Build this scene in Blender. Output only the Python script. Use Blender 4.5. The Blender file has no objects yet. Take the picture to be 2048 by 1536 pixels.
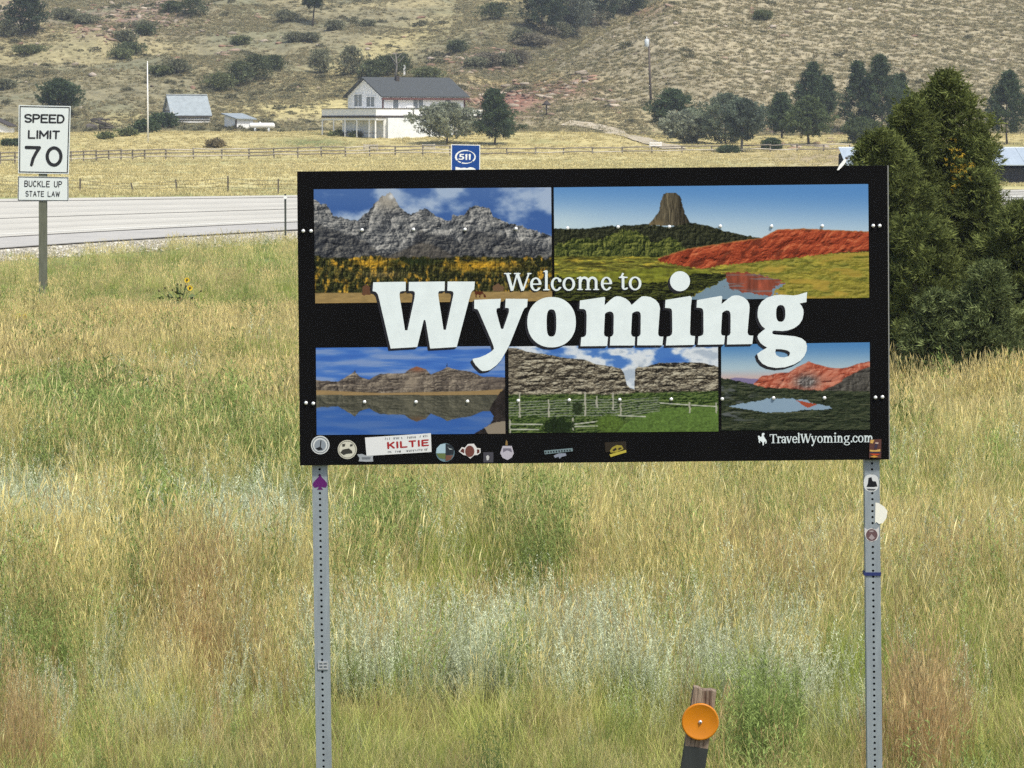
import bpy, math, random
import numpy as np
from mathutils import Vector, Matrix
from mathutils.geometry import tessellate_polygon

# ------------------------------------------------------------------ camera, world, sun, exposure
scene = bpy.context.scene
FPX, CX, CY = 7100.0, 1024.0, 768.0          # focal length and centre in 2048 x 1536 pixels
CAMH, HORIZON = 3.12, 258.0
PITCH = math.atan((CY - HORIZON) / FPX)
cam_d = bpy.data.cameras.new('camera')
cam = bpy.data.objects.new('camera', cam_d)
scene.collection.objects.link(cam)
cam.location = (0, 0, CAMH)
cam.rotation_euler = (math.pi / 2 - PITCH, 0, 0)
cam_d.sensor_width = 36.0
cam_d.lens = 36.0 * FPX / 2048.0
cam_d.clip_start, cam_d.clip_end = 0.1, 3000
scene.camera = cam

SUN_ELEV, SUN_AZ = math.radians(58), math.radians(140)   # azimuth clockwise from +Y: behind the camera, to the right
world = bpy.data.worlds.new('World')
scene.world = world
world.use_nodes = True
wn = world.node_tree.nodes
sky = wn.new('ShaderNodeTexSky')
sky.sky_type = 'NISHITA'
sky.sun_disc = False
sky.sun_elevation, sky.sun_rotation = SUN_ELEV, SUN_AZ
sky.air_density, sky.dust_density = 1.0, 2.5
bg = wn['Background']
bg.inputs['Strength'].default_value = 0.14
world.node_tree.links.new(sky.outputs[0], bg.inputs[0])
sd = bpy.data.lights.new('sun', 'SUN')
sd.energy, sd.angle, sd.color = 3.3, math.radians(6), (1.0, 0.97, 0.87)
sun = bpy.data.objects.new('sun', sd)
scene.collection.objects.link(sun)
sdir = Vector((math.sin(SUN_AZ) * math.cos(SUN_ELEV), math.cos(SUN_AZ) * math.cos(SUN_ELEV), math.sin(SUN_ELEV)))
sun.rotation_euler = sdir.to_track_quat('Z', 'Y').to_euler()
sun.location = (20, -20, 40)
scene.view_settings.view_transform = 'Standard'
scene.view_settings.look = 'None'
scene.view_settings.exposure = 0.45
scene.view_settings.gamma = 1.0
scene.view_settings.use_curve_mapping = False
scene.cycles.use_denoising = False
scene.cycles.use_adaptive_sampling = False
scene.cycles.max_bounces = 6
scene.cycles.transparent_max_bounces = 6

# ------------------------------------------------------------------ helpers
RNG = np.random.default_rng(7)
random.seed(7)
COL = scene.collection

def lin(c):
    c = np.asarray(c, float) / 255.0
    return np.where(c <= 0.04045, c / 12.92, ((c + 0.055) / 1.055) ** 2.4)

def P(u, v, Y):
    "world point seen at photo pixel (u, v) at depth Y"
    sp, cp = math.sin(PITCH), math.cos(PITCH)
    a, b = (u - CX) / FPX, (CY - v) / FPX
    k = Y / (cp + b * sp)
    return np.array([a * k, Y, CAMH + (-sp + b * cp) * k])

def px(X, Y, Z):
    sp, cp = math.sin(PITCH), math.cos(PITCH)
    dz = Z - CAMH
    f = Y * cp - dz * sp
    return CX + FPX * X / f, CY - FPX * (Y * sp + dz * cp) / f

def smooth(a, b, x):
    t = np.clip((x - a) / (b - a), 0, 1)
    return t * t * (3 - 2 * t)

LAT = [np.random.default_rng(100 + i).random((64, 64)) for i in range(8)]
def vnoise(x, y, s=0):
    L = LAT[s % 8]
    xi, yi = np.floor(x).astype(int), np.floor(y).astype(int)
    fx, fy = x - xi, y - yi
    fx, fy = fx * fx * (3 - 2 * fx), fy * fy * (3 - 2 * fy)
    a, b = L[xi % 64, yi % 64], L[(xi + 1) % 64, yi % 64]
    c, d = L[xi % 64, (yi + 1) % 64], L[(xi + 1) % 64, (yi + 1) % 64]
    return (a * (1 - fx) + b * fx) * (1 - fy) + (c * (1 - fx) + d * fx) * fy

def fbm(x, y, o=4, s=0):
    r, a, n = 0, 1.0, 0
    x, y = np.asarray(x, float), np.asarray(y, float)
    for i in range(o):
        r = r + a * vnoise(x * 2 ** i + 17.3 * i, y * 2 ** i + 5.1 * i, s + i)
        n += a
        a *= 0.5
    return r / n

def mesh_np(name, V, F, col=None, smooth_shade=False):
    V = np.asarray(V, np.float32)
    F = np.asarray(F, np.int32)
    m = bpy.data.meshes.new(name)
    nf, k = F.shape
    m.vertices.add(len(V)); m.vertices.foreach_set('co', V.ravel())
    m.loops.add(nf * k); m.loops.foreach_set('vertex_index', F.ravel())
    m.polygons.add(nf)
    m.polygons.foreach_set('loop_start', np.arange(0, nf * k, k, dtype=np.int32))
    m.polygons.foreach_set('loop_total', np.full(nf, k, np.int32))
    if smooth_shade:
        m.polygons.foreach_set('use_smooth', np.ones(nf, bool))
    if col is not None:
        a = m.color_attributes.new('Col', 'FLOAT_COLOR', 'POINT')
        c = np.ones((len(V), 4), np.float32); c[:, :3] = col
        a.data.foreach_set('color', c.ravel())
    m.update(calc_edges=True)
    return m

def link(name, mesh, mat=None, parent=None, loc=(0, 0, 0)):
    o = bpy.data.objects.new(name, mesh)
    COL.objects.link(o)
    o.location = loc
    if mat is not None:
        mesh.materials.clear(); mesh.materials.append(mat)
    if parent is not None:
        o.parent = parent
    return o

def tag(o, label=None, cat=None, group=None, kind=None):
    for k, v in (('label', label), ('category', cat), ('group', group), ('kind', kind)):
        if v: o[k] = v
    return o

def thing(name, loc, label, cat, group=None):
    o = bpy.data.objects.new(name, None)
    o.empty_display_size = 0.3
    COL.objects.link(o)
    o.location = tuple(float(x) for x in loc)
    return tag(o, label, cat, group)

class MB:
    "collects shapes in world coordinates; build() links them as one mesh object"
    def __init__(s): s.v, s.f, s.sm = [], [], []
    def add(s, vs, fs, sm=False):
        n = len(s.v)
        s.v += [tuple(map(float, p)) for p in vs]
        s.f += [tuple(i + n for i in f) for f in fs]
        s.sm += [sm] * len(fs)
        return s
    def hexa(s, c8):      # 4 bottom corners then 4 top corners, counter-clockwise seen from above
        return s.add(c8, [(3, 2, 1, 0), (4, 5, 6, 7), (0, 1, 5, 4), (1, 2, 6, 5), (2, 3, 7, 6), (3, 0, 4, 7)])
    def box(s, c, size, M=None):
        hx, hy, hz = size[0] / 2, size[1] / 2, size[2] / 2
        pts = [Vector(p) for p in ((-hx, -hy, -hz), (hx, -hy, -hz), (hx, hy, -hz), (-hx, hy, -hz), (-hx, -hy, hz), (hx, -hy, hz), (hx, hy, hz), (-hx, hy, hz))]
        if M is not None: pts = [M @ p for p in pts]
        return s.hexa([p + Vector(c) for p in pts])
    def beam(s, a, b, w, h, up=(0, 0, 1)):
        a, b = Vector(a), Vector(b)
        d = (b - a).normalized()
        side = d.cross(Vector(up))
        if side.length < 1e-4: side = d.cross(Vector((0, 1, 0)))
        side.normalize(); upv = side.cross(d)
        q = [(-1, -1), (1, -1), (1, 1), (-1, 1)]
        return s.hexa([a + side * (w / 2 * i) + upv * (h / 2 * j) for i, j in q] + [b + side * (w / 2 * i) + upv * (h / 2 * j) for i, j in q])
    def tube(s, pts, rad, n=8, cap=True):
        pts = [Vector(p) for p in pts]
        base = len(s.v); vs, fs = [], []
        for i, p in enumerate(pts):
            d = (pts[min(i + 1, len(pts) - 1)] - pts[max(i - 1, 0)]).normalized()
            ref = Vector((1, 0, 0)) if abs(d.x) < 0.9 else Vector((0, 1, 0))
            a = d.cross(ref).normalized(); b = d.cross(a)
            r = rad[i] if hasattr(rad, '__len__') else rad
            vs += [p + a * (r * math.cos(2 * math.pi * k / n)) + b * (r * math.sin(2 * math.pi * k / n)) for k in range(n)]
        for i in range(len(pts) - 1):
            for k in range(n):
                k2 = (k + 1) % n
                fs.append((i * n + k, i * n + k2, (i + 1) * n + k2, (i + 1) * n + k))
        s.add(vs, fs, True)
        if cap:
            s.f += [tuple(base + k for k in range(n))[::-1], tuple(base + (len(pts) - 1) * n + k for k in range(n))]
            s.sm += [False, False]
        return s
    def poly(s, loops, depth=None):
        "flat polygon with holes from 3-D loops; depth = vector for thickness"
        loops = [[Vector(p) for p in l] for l in loops]
        tris = tessellate_polygon(loops)
        flat = [p for l in loops for p in l]
        s.add(flat, [tuple(t) for t in tris])
        if depth is not None:
            dv = Vector(depth)
            s.add([p + dv for p in flat], [tuple(t)[::-1] for t in tris])
            for l in loops:
                n = len(l)
                s.add(l + [p + dv for p in l], [(i, (i + 1) % n, n + (i + 1) % n, n + i) for i in range(n)])
        return s
    def build(s, name, mat, loc=(0, 0, 0)):
        org = Vector([float(x) for x in loc])
        m = bpy.data.meshes.new(name)
        m.from_pydata([tuple(Vector(p) - org) for p in s.v], [], s.f)
        m.polygons.foreach_set('use_smooth', s.sm)
        m.update()
        return link(name, m, mat, loc=tuple(org))

def part(mb, name, mat, root, parent=None, label=None):
    "a part of root (or a sub-part under one of its parts), built in world coordinates"
    m = bpy.data.meshes.new(name)
    org = Vector(root.location)
    m.from_pydata([tuple(Vector(p) - org) for p in mb.v], [], mb.f)
    m.polygons.foreach_set('use_smooth', mb.sm)
    m.update()
    o = link(name, m, mat, parent or root)
    if label: o['label'] = label
    return o

# ------------------------------------------------------------------ materials
MATS = {}
def mat(name, color, rough=0.8, noise=None, amount=0.25, metal=0.0, spec=0.3, stretch=(1, 1, 1), bump=0.0, color2=None):
    if name in MATS: return MATS[name]
    m = bpy.data.materials.new(name); m.use_nodes = True
    nt = m.node_tree; b = nt.nodes['Principled BSDF']
    b.inputs['Roughness'].default_value = rough
    b.inputs['Metallic'].default_value = metal
    b.inputs['Specular IOR Level'].default_value = spec
    c1 = tuple(color) + (1,)
    if noise:
        tc = nt.nodes.new('ShaderNodeTexCoord'); mp = nt.nodes.new('ShaderNodeMapping')
        mp.inputs['Scale'].default_value = stretch
        nz = nt.nodes.new('ShaderNodeTexNoise'); nz.inputs['Scale'].default_value = noise; nz.inputs['Detail'].default_value = 6; nz.inputs['Roughness'].default_value = 0.65
        nt.links.new(tc.outputs['Object'], mp.inputs[0]); nt.links.new(mp.outputs[0], nz.inputs['Vector'])
        r = nt.nodes.new('ShaderNodeValToRGB')
        c2 = tuple(color2) + (1,) if color2 is not None else tuple(x * (1 - amount) for x in color) + (1,)
        r.color_ramp.elements[0].position, r.color_ramp.elements[1].position = 0.32, 0.68
        r.color_ramp.elements[0].color, r.color_ramp.elements[1].color = c2, c1
        nt.links.new(nz.outputs['Fac'], r.inputs[0]); nt.links.new(r.outputs[0], b.inputs['Base Color'])
        if bump:
            bp = nt.nodes.new('ShaderNodeBump'); bp.inputs['Strength'].default_value = bump; bp.inputs['Distance'].default_value = 0.02
            nt.links.new(nz.outputs['Fac'], bp.inputs['Height']); nt.links.new(bp.outputs[0], b.inputs['Normal'])
    else:
        b.inputs['Base Color'].default_value = c1
    MATS[name] = m
    return m

def leaf_mat(name, trans=0.3, vary=0.35, gain=1.0):
    "foliage: colour from the mesh, a little different from plant to plant, light shines partly through"
    if name in MATS: return MATS[name]
    m = bpy.data.materials.new(name); m.use_nodes = True
    nt = m.node_tree; nt.nodes.clear()
    out = nt.nodes.new('ShaderNodeOutputMaterial')
    at = nt.nodes.new('ShaderNodeAttribute'); at.attribute_name = 'Col'
    oi = nt.nodes.new('ShaderNodeObjectInfo')
    mr = nt.nodes.new('ShaderNodeMapRange')
    mr.inputs['To Min'].default_value, mr.inputs['To Max'].default_value = gain * (1 - vary), gain * (1 + vary)
    nt.links.new(oi.outputs['Random'], mr.inputs['Value'])
    mx = nt.nodes.new('ShaderNodeVectorMath'); mx.operation = 'SCALE'
    nt.links.new(at.outputs['Color'], mx.inputs[0]); nt.links.new(mr.outputs[0], mx.inputs['Scale'])
    d = nt.nodes.new('ShaderNodeBsdfDiffuse'); t = nt.nodes.new('ShaderNodeBsdfTranslucent'); s = nt.nodes.new('ShaderNodeMixShader')
    s.inputs[0].default_value = trans
    nt.links.new(mx.outputs[0], d.inputs['Color']); nt.links.new(mx.outputs[0], t.inputs['Color'])
    nt.links.new(d.outputs[0], s.inputs[1]); nt.links.new(t.outputs[0], s.inputs[2]); nt.links.new(s.outputs[0], out.inputs[0])
    MATS[name] = m
    return m

def print_mat(name, rough=0.45, spec=0.3):
    "printed sheet: colour from the mesh"
    if name in MATS: return MATS[name]
    m = bpy.data.materials.new(name); m.use_nodes = True
    nt = m.node_tree; b = nt.nodes['Principled BSDF']
    at = nt.nodes.new('ShaderNodeAttribute'); at.attribute_name = 'Col'
    nt.links.new(at.outputs['Color'], b.inputs['Base Color'])
    b.inputs['Roughness'].default_value = rough; b.inputs['Specular IOR Level'].default_value = spec
    MATS[name] = m
    return m

# ------------------------------------------------------------------ terrain shape
def crest(X):
    return np.interp(X, [-30, -12, -7.3, 3.3, 17.9, 60, 140], [1.5, 2.6, 4.9, 10.4, 18.3, 27, 40])

def H(X, Y):
    X, Y = np.asarray(X, float), np.asarray(Y, float)
    z = np.interp(Y, [-60, 0, 5, 12.5, 15, 165, 300, 320, 335, 350, 365, 500, 900], [1.5, 1.5, 1.35, 0.08, 0.0, 0.0, 0.5, 1.1, 1.9, 2.6, 3.0, 3.0, 3.0])
    z = z - 0.5 * smooth(4, 16, X) * smooth(318, 365, Y)
    z = z - 1.15 * smooth(14, 20, X) * smooth(192, 215, Y) * (1 - smooth(262, 300, Y))
    z = z + 0.10 * (fbm(X / 6, Y / 6, 3, 1) - 0.5) * (smooth(14, 20, Y) - smooth(84, 90, Y) * (X < 40) + smooth(200, 230, Y))
    z = z + 0.8 * (fbm(X / 22, Y / 14, 3, 2) - 0.5) * smooth(300, 340, Y)
    # the far hill on the left, and the spur on the right that stands before it
    s = np.maximum(Y - 364, 0)
    zl = z + 0.125 * s * smooth(0, 30, s) ** 0.5 + (fbm(X / 20 + 3, Y / 26, 4, 3) - 0.5) * 6.5 * smooth(8, 60, s) + (fbm(X / 4, Y / 4, 3, 5) - 0.5) * 0.7 * smooth(2, 20, s)
    zl = zl - 3.0 * np.exp(-((X - 8 - (Y - 420) * 0.15) / 9) ** 2) * smooth(5, 40, s)
    yc = 415 + np.maximum(X - 18, 0) * 1.5
    g = smooth(0, 1, (Y - 362) / (yc - 362)) * 0.55 + 0.45 * np.clip((Y - 366) / (yc - 366), 0, 1)
    zr = z + (crest(X) - z) * g - np.maximum(Y - yc, 0) * 0.45
    zr = zr + ((fbm(X / 11, Y / 11, 3, 6) - 0.5) * 1.6 + (fbm(X / 3, Y / 1.6, 2, 4) - 0.5) * 0.45) * smooth(366, 380, Y)
    return np.where(Y > 355, np.maximum(zl, np.where(X > -14, zr, -99)), z)

YS = np.concatenate([np.arange(13, 60, 0.25), np.arange(60, 660, 0.5)])
def hit(u, v, lift=0.0):
    "where the line of sight through a photo pixel meets the ground"
    p1 = P(u, v, 1.0)
    Xs = p1[0] * YS; Zs = CAMH + (p1[2] - CAMH) * YS
    d = Zs - H(Xs, YS) - lift
    i = np.argmax(d < 0)
    if not (d < 0).any(): i = len(YS) - 1
    i = max(i, 1)
    t = d[i - 1] / (d[i - 1] - d[i] + 1e-9)
    Y = YS[i - 1] + (YS[i] - YS[i - 1]) * min(max(t, 0), 1)
    return np.array([p1[0] * Y, Y, float(H(p1[0] * Y, Y))])

def road_v(u):
    far = 400 - 0.0125 * u
    return far, far + 101 * np.exp(-u / 1640.0)
def flat(u, v):
    Y = CAMH / math.tan(PITCH - math.atan((CY - v) / FPX))
    return P(u, v, Y)

# ------------------------------------------------------------------ ground and hillside
def ground_mat(name, scale, bump):
    m = bpy.data.materials.new(name); m.use_nodes = True
    nt = m.node_tree; b = nt.nodes['Principled BSDF']
    b.inputs['Roughness'].default_value = 0.95; b.inputs['Specular IOR Level'].default_value = 0.1
    at = nt.nodes.new('ShaderNodeAttribute'); at.attribute_name = 'Col'
    tc = nt.nodes.new('ShaderNodeTexCoord')
    n1 = nt.nodes.new('ShaderNodeTexNoise'); n1.inputs['Scale'].default_value = scale; n1.inputs['Detail'].default_value = 8; n1.inputs['Roughness'].default_value = 0.7
    nt.links.new(tc.outputs['Object'], n1.inputs['Vector'])
    mr = nt.nodes.new('ShaderNodeMapRange'); mr.inputs['From Min'].default_value, mr.inputs['From Max'].default_value = 0.3, 0.7
    mr.inputs['To Min'].default_value, mr.inputs['To Max'].default_value = 0.6, 1.35
    nt.links.new(n1.outputs['Fac'], mr.inputs['Value'])
    mx = nt.nodes.new('ShaderNodeVectorMath'); mx.operation = 'SCALE'
    nt.links.new(at.outputs['Color'], mx.inputs[0]); nt.links.new(mr.outputs[0], mx.inputs['Scale'])
    nt.links.new(mx.outputs[0], b.inputs['Base Color'])
    bp = nt.nodes.new('ShaderNodeBump'); bp.inputs['Strength'].default_value = bump; bp.inputs['Distance'].default_value = 0.15
    nt.links.new(n1.outputs['Fac'], bp.inputs['Height']); nt.links.new(bp.outputs[0], b.inputs['Normal'])
    return m

def blob(u, v, cu, cv, su, sv):
    return np.exp(-((u - cu) / su) ** 2 - ((v - cv) / sv) ** 2)

def ground_color(X, Y, Z):
    u, v = px(X, np.maximum(Y, 3), Z)
    n = fbm(X / 9, Y / 9, 4, 0); n2 = fbm(X / 2.2, Y / 2.2, 4, 2); n3 = fbm(X / 26, Y / 12, 3, 5)
    c = np.zeros(X.shape + (3,))
    def mixto(col, w):
        nonlocal c
        w = np.clip(w, 0, 1)[..., None]
        c = c * (1 - w) + np.array(col) * w
    mixto((0.165, 0.133, 0.062), np.ones_like(X))
    mixto((0.116, 0.138, 0.047), smooth(0.45, 0.6, n) * 0.7)
    mixto((0.155, 0.197, 0.071), smooth(62, 78, Y) * smooth(0.2, 0.5, n + 0.1))
    # the mown hay meadow beyond the highway
    mixto((0.504, 0.443, 0.216), smooth(150, 175, Y))
    mixto((0.349, 0.330, 0.150), smooth(160, 180, Y) * smooth(0.42, 0.62, n) * 0.85)
    mixto((0.233, 0.256, 0.094), smooth(150, 160, Y) * (1 - smooth(172, 190, Y)) * smooth(0.3, 0.6, n2) * 0.7)
    mixto((0.446, 0.374, 0.169), smooth(292, 318, Y))
    mixto((0.165, 0.187, 0.071), smooth(318, 330, Y) * (blob(u, v, 620, 285, 90, 10) * 1.0 + smooth(0.5, 0.68, n) * 0.55))
    mixto((0.281, 0.216, 0.141), smooth(180, 300, Y) * blob(u, v, 1680, 318, 170, 16) * 0.9)
    # left hill
    s = smooth(362, 372, Y)
    mixto((0.228, 0.202, 0.118), s)
    mixto((0.160, 0.148, 0.094), s * smooth(0.5, 0.68, n2) * 0.6)
    mixto((0.170, 0.172, 0.103), s * smooth(0.47, 0.65, n) * 0.6)
    mixto((0.388, 0.325, 0.165), s * smooth(0.5, 0.66, n3) * 0.45)
    mixto((0.417, 0.354, 0.169), s * blob(u - (v - 120) * -1.9, v, 730, 120, 70, 90) * 0.8)
    mixto((0.427, 0.364, 0.169), s * (blob(u, v, 570, 222, 130, 22) + blob(u, v, 260, 240, 80, 14) + blob(u, v, 690, 205, 60, 30)) * 0.9)
    mixto((0.262, 0.187, 0.146), s * (blob(u, v, 240, 45, 110, 26) + blob(u, v, 20, 40, 60, 40) + blob(u, v, 330, 15, 60, 30)) * smooth(0.35, 0.55, n2) * 0.9)
    mixto((0.155, 0.128, 0.080), s * blob(u, v, 970, 130, 130, 40) * 0.8)
    ab = (190 - (u - 930) * 0.487) - v
    mixto((0.112, 0.098, 0.066), s * smooth(-6, 4, ab) * (1 - smooth(25, 60, ab)) * smooth(900, 960, u) * (1 - smooth(1320, 1380, u)) * (0.65 + 0.5 * smooth(.4, .6, n2)))
    # the spur on the right: greyer, evenly tufted
    yc = 415 + np.maximum(X - 18, 0) * 1.5
    edge = X - np.interp(Y, [360, 415], [-9, -11])
    s2 = smooth(-2, 4, edge) * smooth(366, 374, Y) * (1 - smooth(0, 3, Y - yc))
    mixto((0.310, 0.267, 0.174), s2)
    mixto((0.242, 0.211, 0.137), s2 * smooth(0.45, 0.65, n) * 0.6)
    mixto((0.388, 0.320, 0.160), s2 * (blob(u, v, 1100, 165, 100, 18) + blob(u, v, 1230, 250, 90, 40) * 0.8 + smooth(3, 9, crest(X) - Z) * 0 + smooth(-5, 0, Y - yc) * (1 - smooth(16, 24, X)) * 0.8))
    red = s2 * np.clip(blob(u, v, 1010, 205, 75, 26) + blob(u, v, 1110, 178, 70, 16) + blob(u, v, 1250, 20, 60, 14), 0, 1)
    mixto((0.235, 0.125, 0.088), red * 1.25 * (0.7 + 0.3 * smooth(0.3, 0.5, n2 + 0.1)))
    mixto((0.291, 0.202, 0.137), s2 * blob(u, v, 1680, 275, 200, 20) * 0.8)
    return c

xs = np.concatenate([np.arange(-300, -90, 21), np.arange(-90, 95, 0.8), np.arange(95, 320, 22)])
def sheet(name, ys, m):
    XX, YY = np.meshgrid(xs, ys)
    ZZ = H(XX, YY)
    V = np.stack([XX, YY, ZZ], -1).reshape(-1, 3)
    ny, nx = XX.shape
    i = np.arange(nx * ny).reshape(ny, nx)
    F = np.stack([i[:-1, :-1], i[:-1, 1:], i[1:, 1:], i[1:, :-1]], -1).reshape(-1, 4)
    me = mesh_np(name, V, F, ground_color(XX, YY, ZZ).reshape(-1, 3), True)
    return tag(link(name, me, m), kind='structure')
sheet('ground', np.concatenate([np.arange(-60, 14, 3.0), np.arange(14, 100, 1.0), np.arange(100, 357, 2.5), [357.0]]), ground_mat('meadow_soil', 1.2, 0.4))
sheet('hillside', np.concatenate([np.arange(357, 570, 0.7), np.arange(570, 900, 15)]), ground_mat('hill_soil', 0.9, 0.9))

# ------------------------------------------------------------------ highway
def ribbon(name, va, vb, us, z, m, rows=1, kind='structure', amp=None):
    "a strip of the flat ground between two lines"
    V, F = [], []
    for u in us:
        a, b = flat(u, va(u)), flat(u, vb(u))
        for r in range(rows + 1):
            p = a + (b - a) * r / rows
            if amp is not None and r in (0, rows):
                p = p + np.array([0, amp * (vnoise(np.array(u / 9.0), np.array(r + 3.0), 3) - 0.5) * 2, 0])
            V.append((p[0], p[1], z))
    n = rows + 1
    for i in range(len(us) - 1):
        for r in range(rows):
            F.append((i * n + r, (i + 1) * n + r, (i + 1) * n + r + 1, i * n + r + 1))
    o = link(name, mesh_np(name, V, F), m)
    if kind: o['kind'] = kind
    return o
def road_frac(f):
    "line at fraction f across the highway, 0 = far edge, 1 = near edge"
    return lambda u: (lambda a, b: a + (b - a) * f)(*road_v(u))
ROADU = np.arange(-700, 2900, 30)
asphalt = mat('worn_concrete', (0.50, 0.475, 0.41), 0.9, noise=0.35, color2=(0.42, 0.40, 0.345), stretch=(1, 1, 1), bump=0.05)
asphalt2 = mat('worn_shoulder', (0.43, 0.41, 0.37), 0.9, noise=0.8, color2=(0.34, 0.325, 0.295))
gravel = mat('shoulder_gravel', (0.42, 0.38, 0.30), 0.95, noise=6.0, color2=(0.22, 0.20, 0.15), bump=0.5)
road = ribbon('highway', road_frac(0.0), road_frac(0.78), ROADU, 0.055, asphalt, 4)
ribbon('road_shoulder', road_frac(0.78), road_frac(1.0), ROADU, 0.051, asphalt2, 2)
ribbon('gravel_verge', road_frac(0.97), road_frac(1.22), ROADU, 0.035, gravel, 2, amp=1.5)
tar = mat('tar_seam', (0.24, 0.22, 0.19), 0.9, noise=1.5, amount=0.4)
paint = mat('faded_white_line', (0.66, 0.64, 0.57), 0.8, noise=3.0, amount=0.2)
def road_line(name, f, w, m, z=0.060):
    o = ribbon(name, lambda u: road_frac(f)(u) - w, lambda u: road_frac(f)(u) + w, ROADU, z, m, 1, None)
    o.parent = road
    return o
wear = mat('tyre_polished_concrete', (0.455, 0.432, 0.375), 0.85, noise=0.5, color2=(0.39, 0.37, 0.32))
for f in (0.17, 0.29, 0.49, 0.61): road_line('wheel_track', f, 2.1, wear, 0.058)
road_line('edge_line', 0.72, 0.75, paint)
for f, w in ((0.06, 0.55), (0.40, 0.45), (0.775, 0.5), (1.0, 0.8)):
    road_line('tar_seam', f, w, tar, 0.064)

# a two-track dirt drive climbing towards the house
drive = mat('drive_dirt', (0.46, 0.40, 0.30), 0.95, noise=1.4, color2=(0.33, 0.28, 0.19), bump=0.3)
def drape(name, pts, w, m, lift=0.05):
    pts = [np.array(p, float) for p in pts]
    dense = []
    for a, b in zip(pts[:-1], pts[1:]):
        for t in np.linspace(0, 1, 9)[:-1]: dense.append(a + (b - a) * t)
    dense.append(pts[-1])
    V, F = [], []
    for i, p in enumerate(dense):
        d = dense[min(i + 1, len(dense) - 1)] - dense[max(i - 1, 0)]
        s = np.array([d[1], -d[0], 0]) / (math.hypot(d[0], d[1]) + 1e-9)
        for k in (-1, -0.33, 0.33, 1):
            q = p + s * k * w / 2
            V.append((q[0], q[1], float(H(q[0], q[1])) + lift))
    for i in range(len(dense) - 1):
        for k in range(3): F.append((i * 4 + k, i * 4 + k + 1, i * 4 + k + 5, i * 4 + k + 4))
    return tag(link(name, mesh_np(name, V, F), m), kind='structure')
drape('dirt_drive', [hit(1350, 299), hit(1310, 289), hit(1270, 275), hit(1225, 262), hit(1180, 252), hit(1130, 247)], 2.3, drive, 0.10)

# ------------------------------------------------------------------ instanced plants (grass nobody could count)
def blades(rng, n, h, spread, w, lean, c0, c1, seg=3, head=None, cvar=0.2, leaves=0, leafc=None, leafl=0.04, leafw=0.008):
    V, F, C = [], [], []
    c0, c1 = np.array(c0), np.array(c1)
    for i in range(n):
        a = rng.random() * 6.283; r = spread * math.sqrt(rng.random())
        bx, by = r * math.cos(a), r * math.sin(a)
        hh = h[0] + (h[1] - h[0]) * rng.random()
        la = rng.random() * 6.283; ll = lean * (0.3 + rng.random()) * hh
        fa = rng.random() * 6.283; fx, fy = math.cos(fa), math.sin(fa)
        k = 1 + cvar * (rng.random() * 2 - 1); hue = rng.random()
        n0 = len(V)
        for s in range(seg + 1):
            t = s / seg
            x = bx + math.cos(la) * ll * t * t; y = by + math.sin(la) * ll * t * t; z = hh * t * (1 - 0.12 * lean * t)
            ww = w * (1 - 0.75 * t) / 2
            V += [(x - fx * ww, y - fy * ww, z), (x + fx * ww, y + fy * ww, z)]
            cc = (c0 + (c1 - c0) * min(1, t * (0.6 + 0.8 * hue))) * k
            C += [cc, cc]
        for s in range(seg):
            q = n0 + 2 * s
            F.append((q, q + 1, q + 3, q + 2))
        tx, ty, tz = x, y, z
        if head:
            hl, hw, hc = head; hl = hl * (0.6 + 0.8 * rng.random()); hc = np.array(hc) * (0.8 + 0.4 * rng.random())
            dx, dy = math.cos(la) * 0.35 + rng.normal() * 0.12, math.sin(la) * 0.35 + rng.normal() * 0.12
            for (ax, ay) in ((fx, fy), (-fy, fx)):
                q = len(V)
                V += [(tx, ty, tz - hl * 0.25), (tx + dx * hl * 0.4 + ax * hw, ty + dy * hl * 0.4 + ay * hw, tz + hl * 0.25), (tx + dx * hl, ty + dy * hl, tz + hl * 0.8), (tx + dx * hl * 0.4 - ax * hw, ty + dy * hl * 0.4 - ay * hw, tz + hl * 0.3)]
                C += [hc] * 4
                F.append((q, q + 1, q + 2, q + 3))
        for j in range(leaves):
            t = 0.12 + 0.88 * (j + rng.random()) / leaves
            ox, oy, oz = bx + math.cos(la) * ll * t * t, by + math.sin(la) * ll * t * t, hh * t
            b = rng.random() * 6.283; up = 0.3 + rng.random() * 0.9; L = leafl * (0.6 + 0.8 * rng.random()) * (1.15 - 0.5 * t)
            d = np.array([math.cos(b), math.sin(b), up]); d /= np.linalg.norm(d)
            sdv = np.array([-math.sin(b), math.cos(b), rng.normal() * 0.4]) * leafw / 2
            o = np.array([ox, oy, oz]); q = len(V)
            V += [tuple(o), tuple(o + d * L * 0.5 + sdv), tuple(o + d * L), tuple(o + d * L * 0.5 - sdv)]
            lc = np.array(leafc) * (0.75 + 0.5 * rng.random())
            C += [lc] * 4
            F.append((q, q + 1, q + 2, q + 3))
    return np.array(V), np.array(F), np.array(C)

GM = leaf_mat('grass_blades', 0.36, 0.28, 1.05)
def source_collection(name, makers):
    c = bpy.data.collections.new(name)
    for i, (V, F, C) in enumerate(makers):
        o = bpy.data.objects.new('%s_%02d' % (name, i), mesh_np(name, V, F, C))
        o.data.materials.append(GM)
        c.objects.link(o)
    return c, len(makers)

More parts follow.
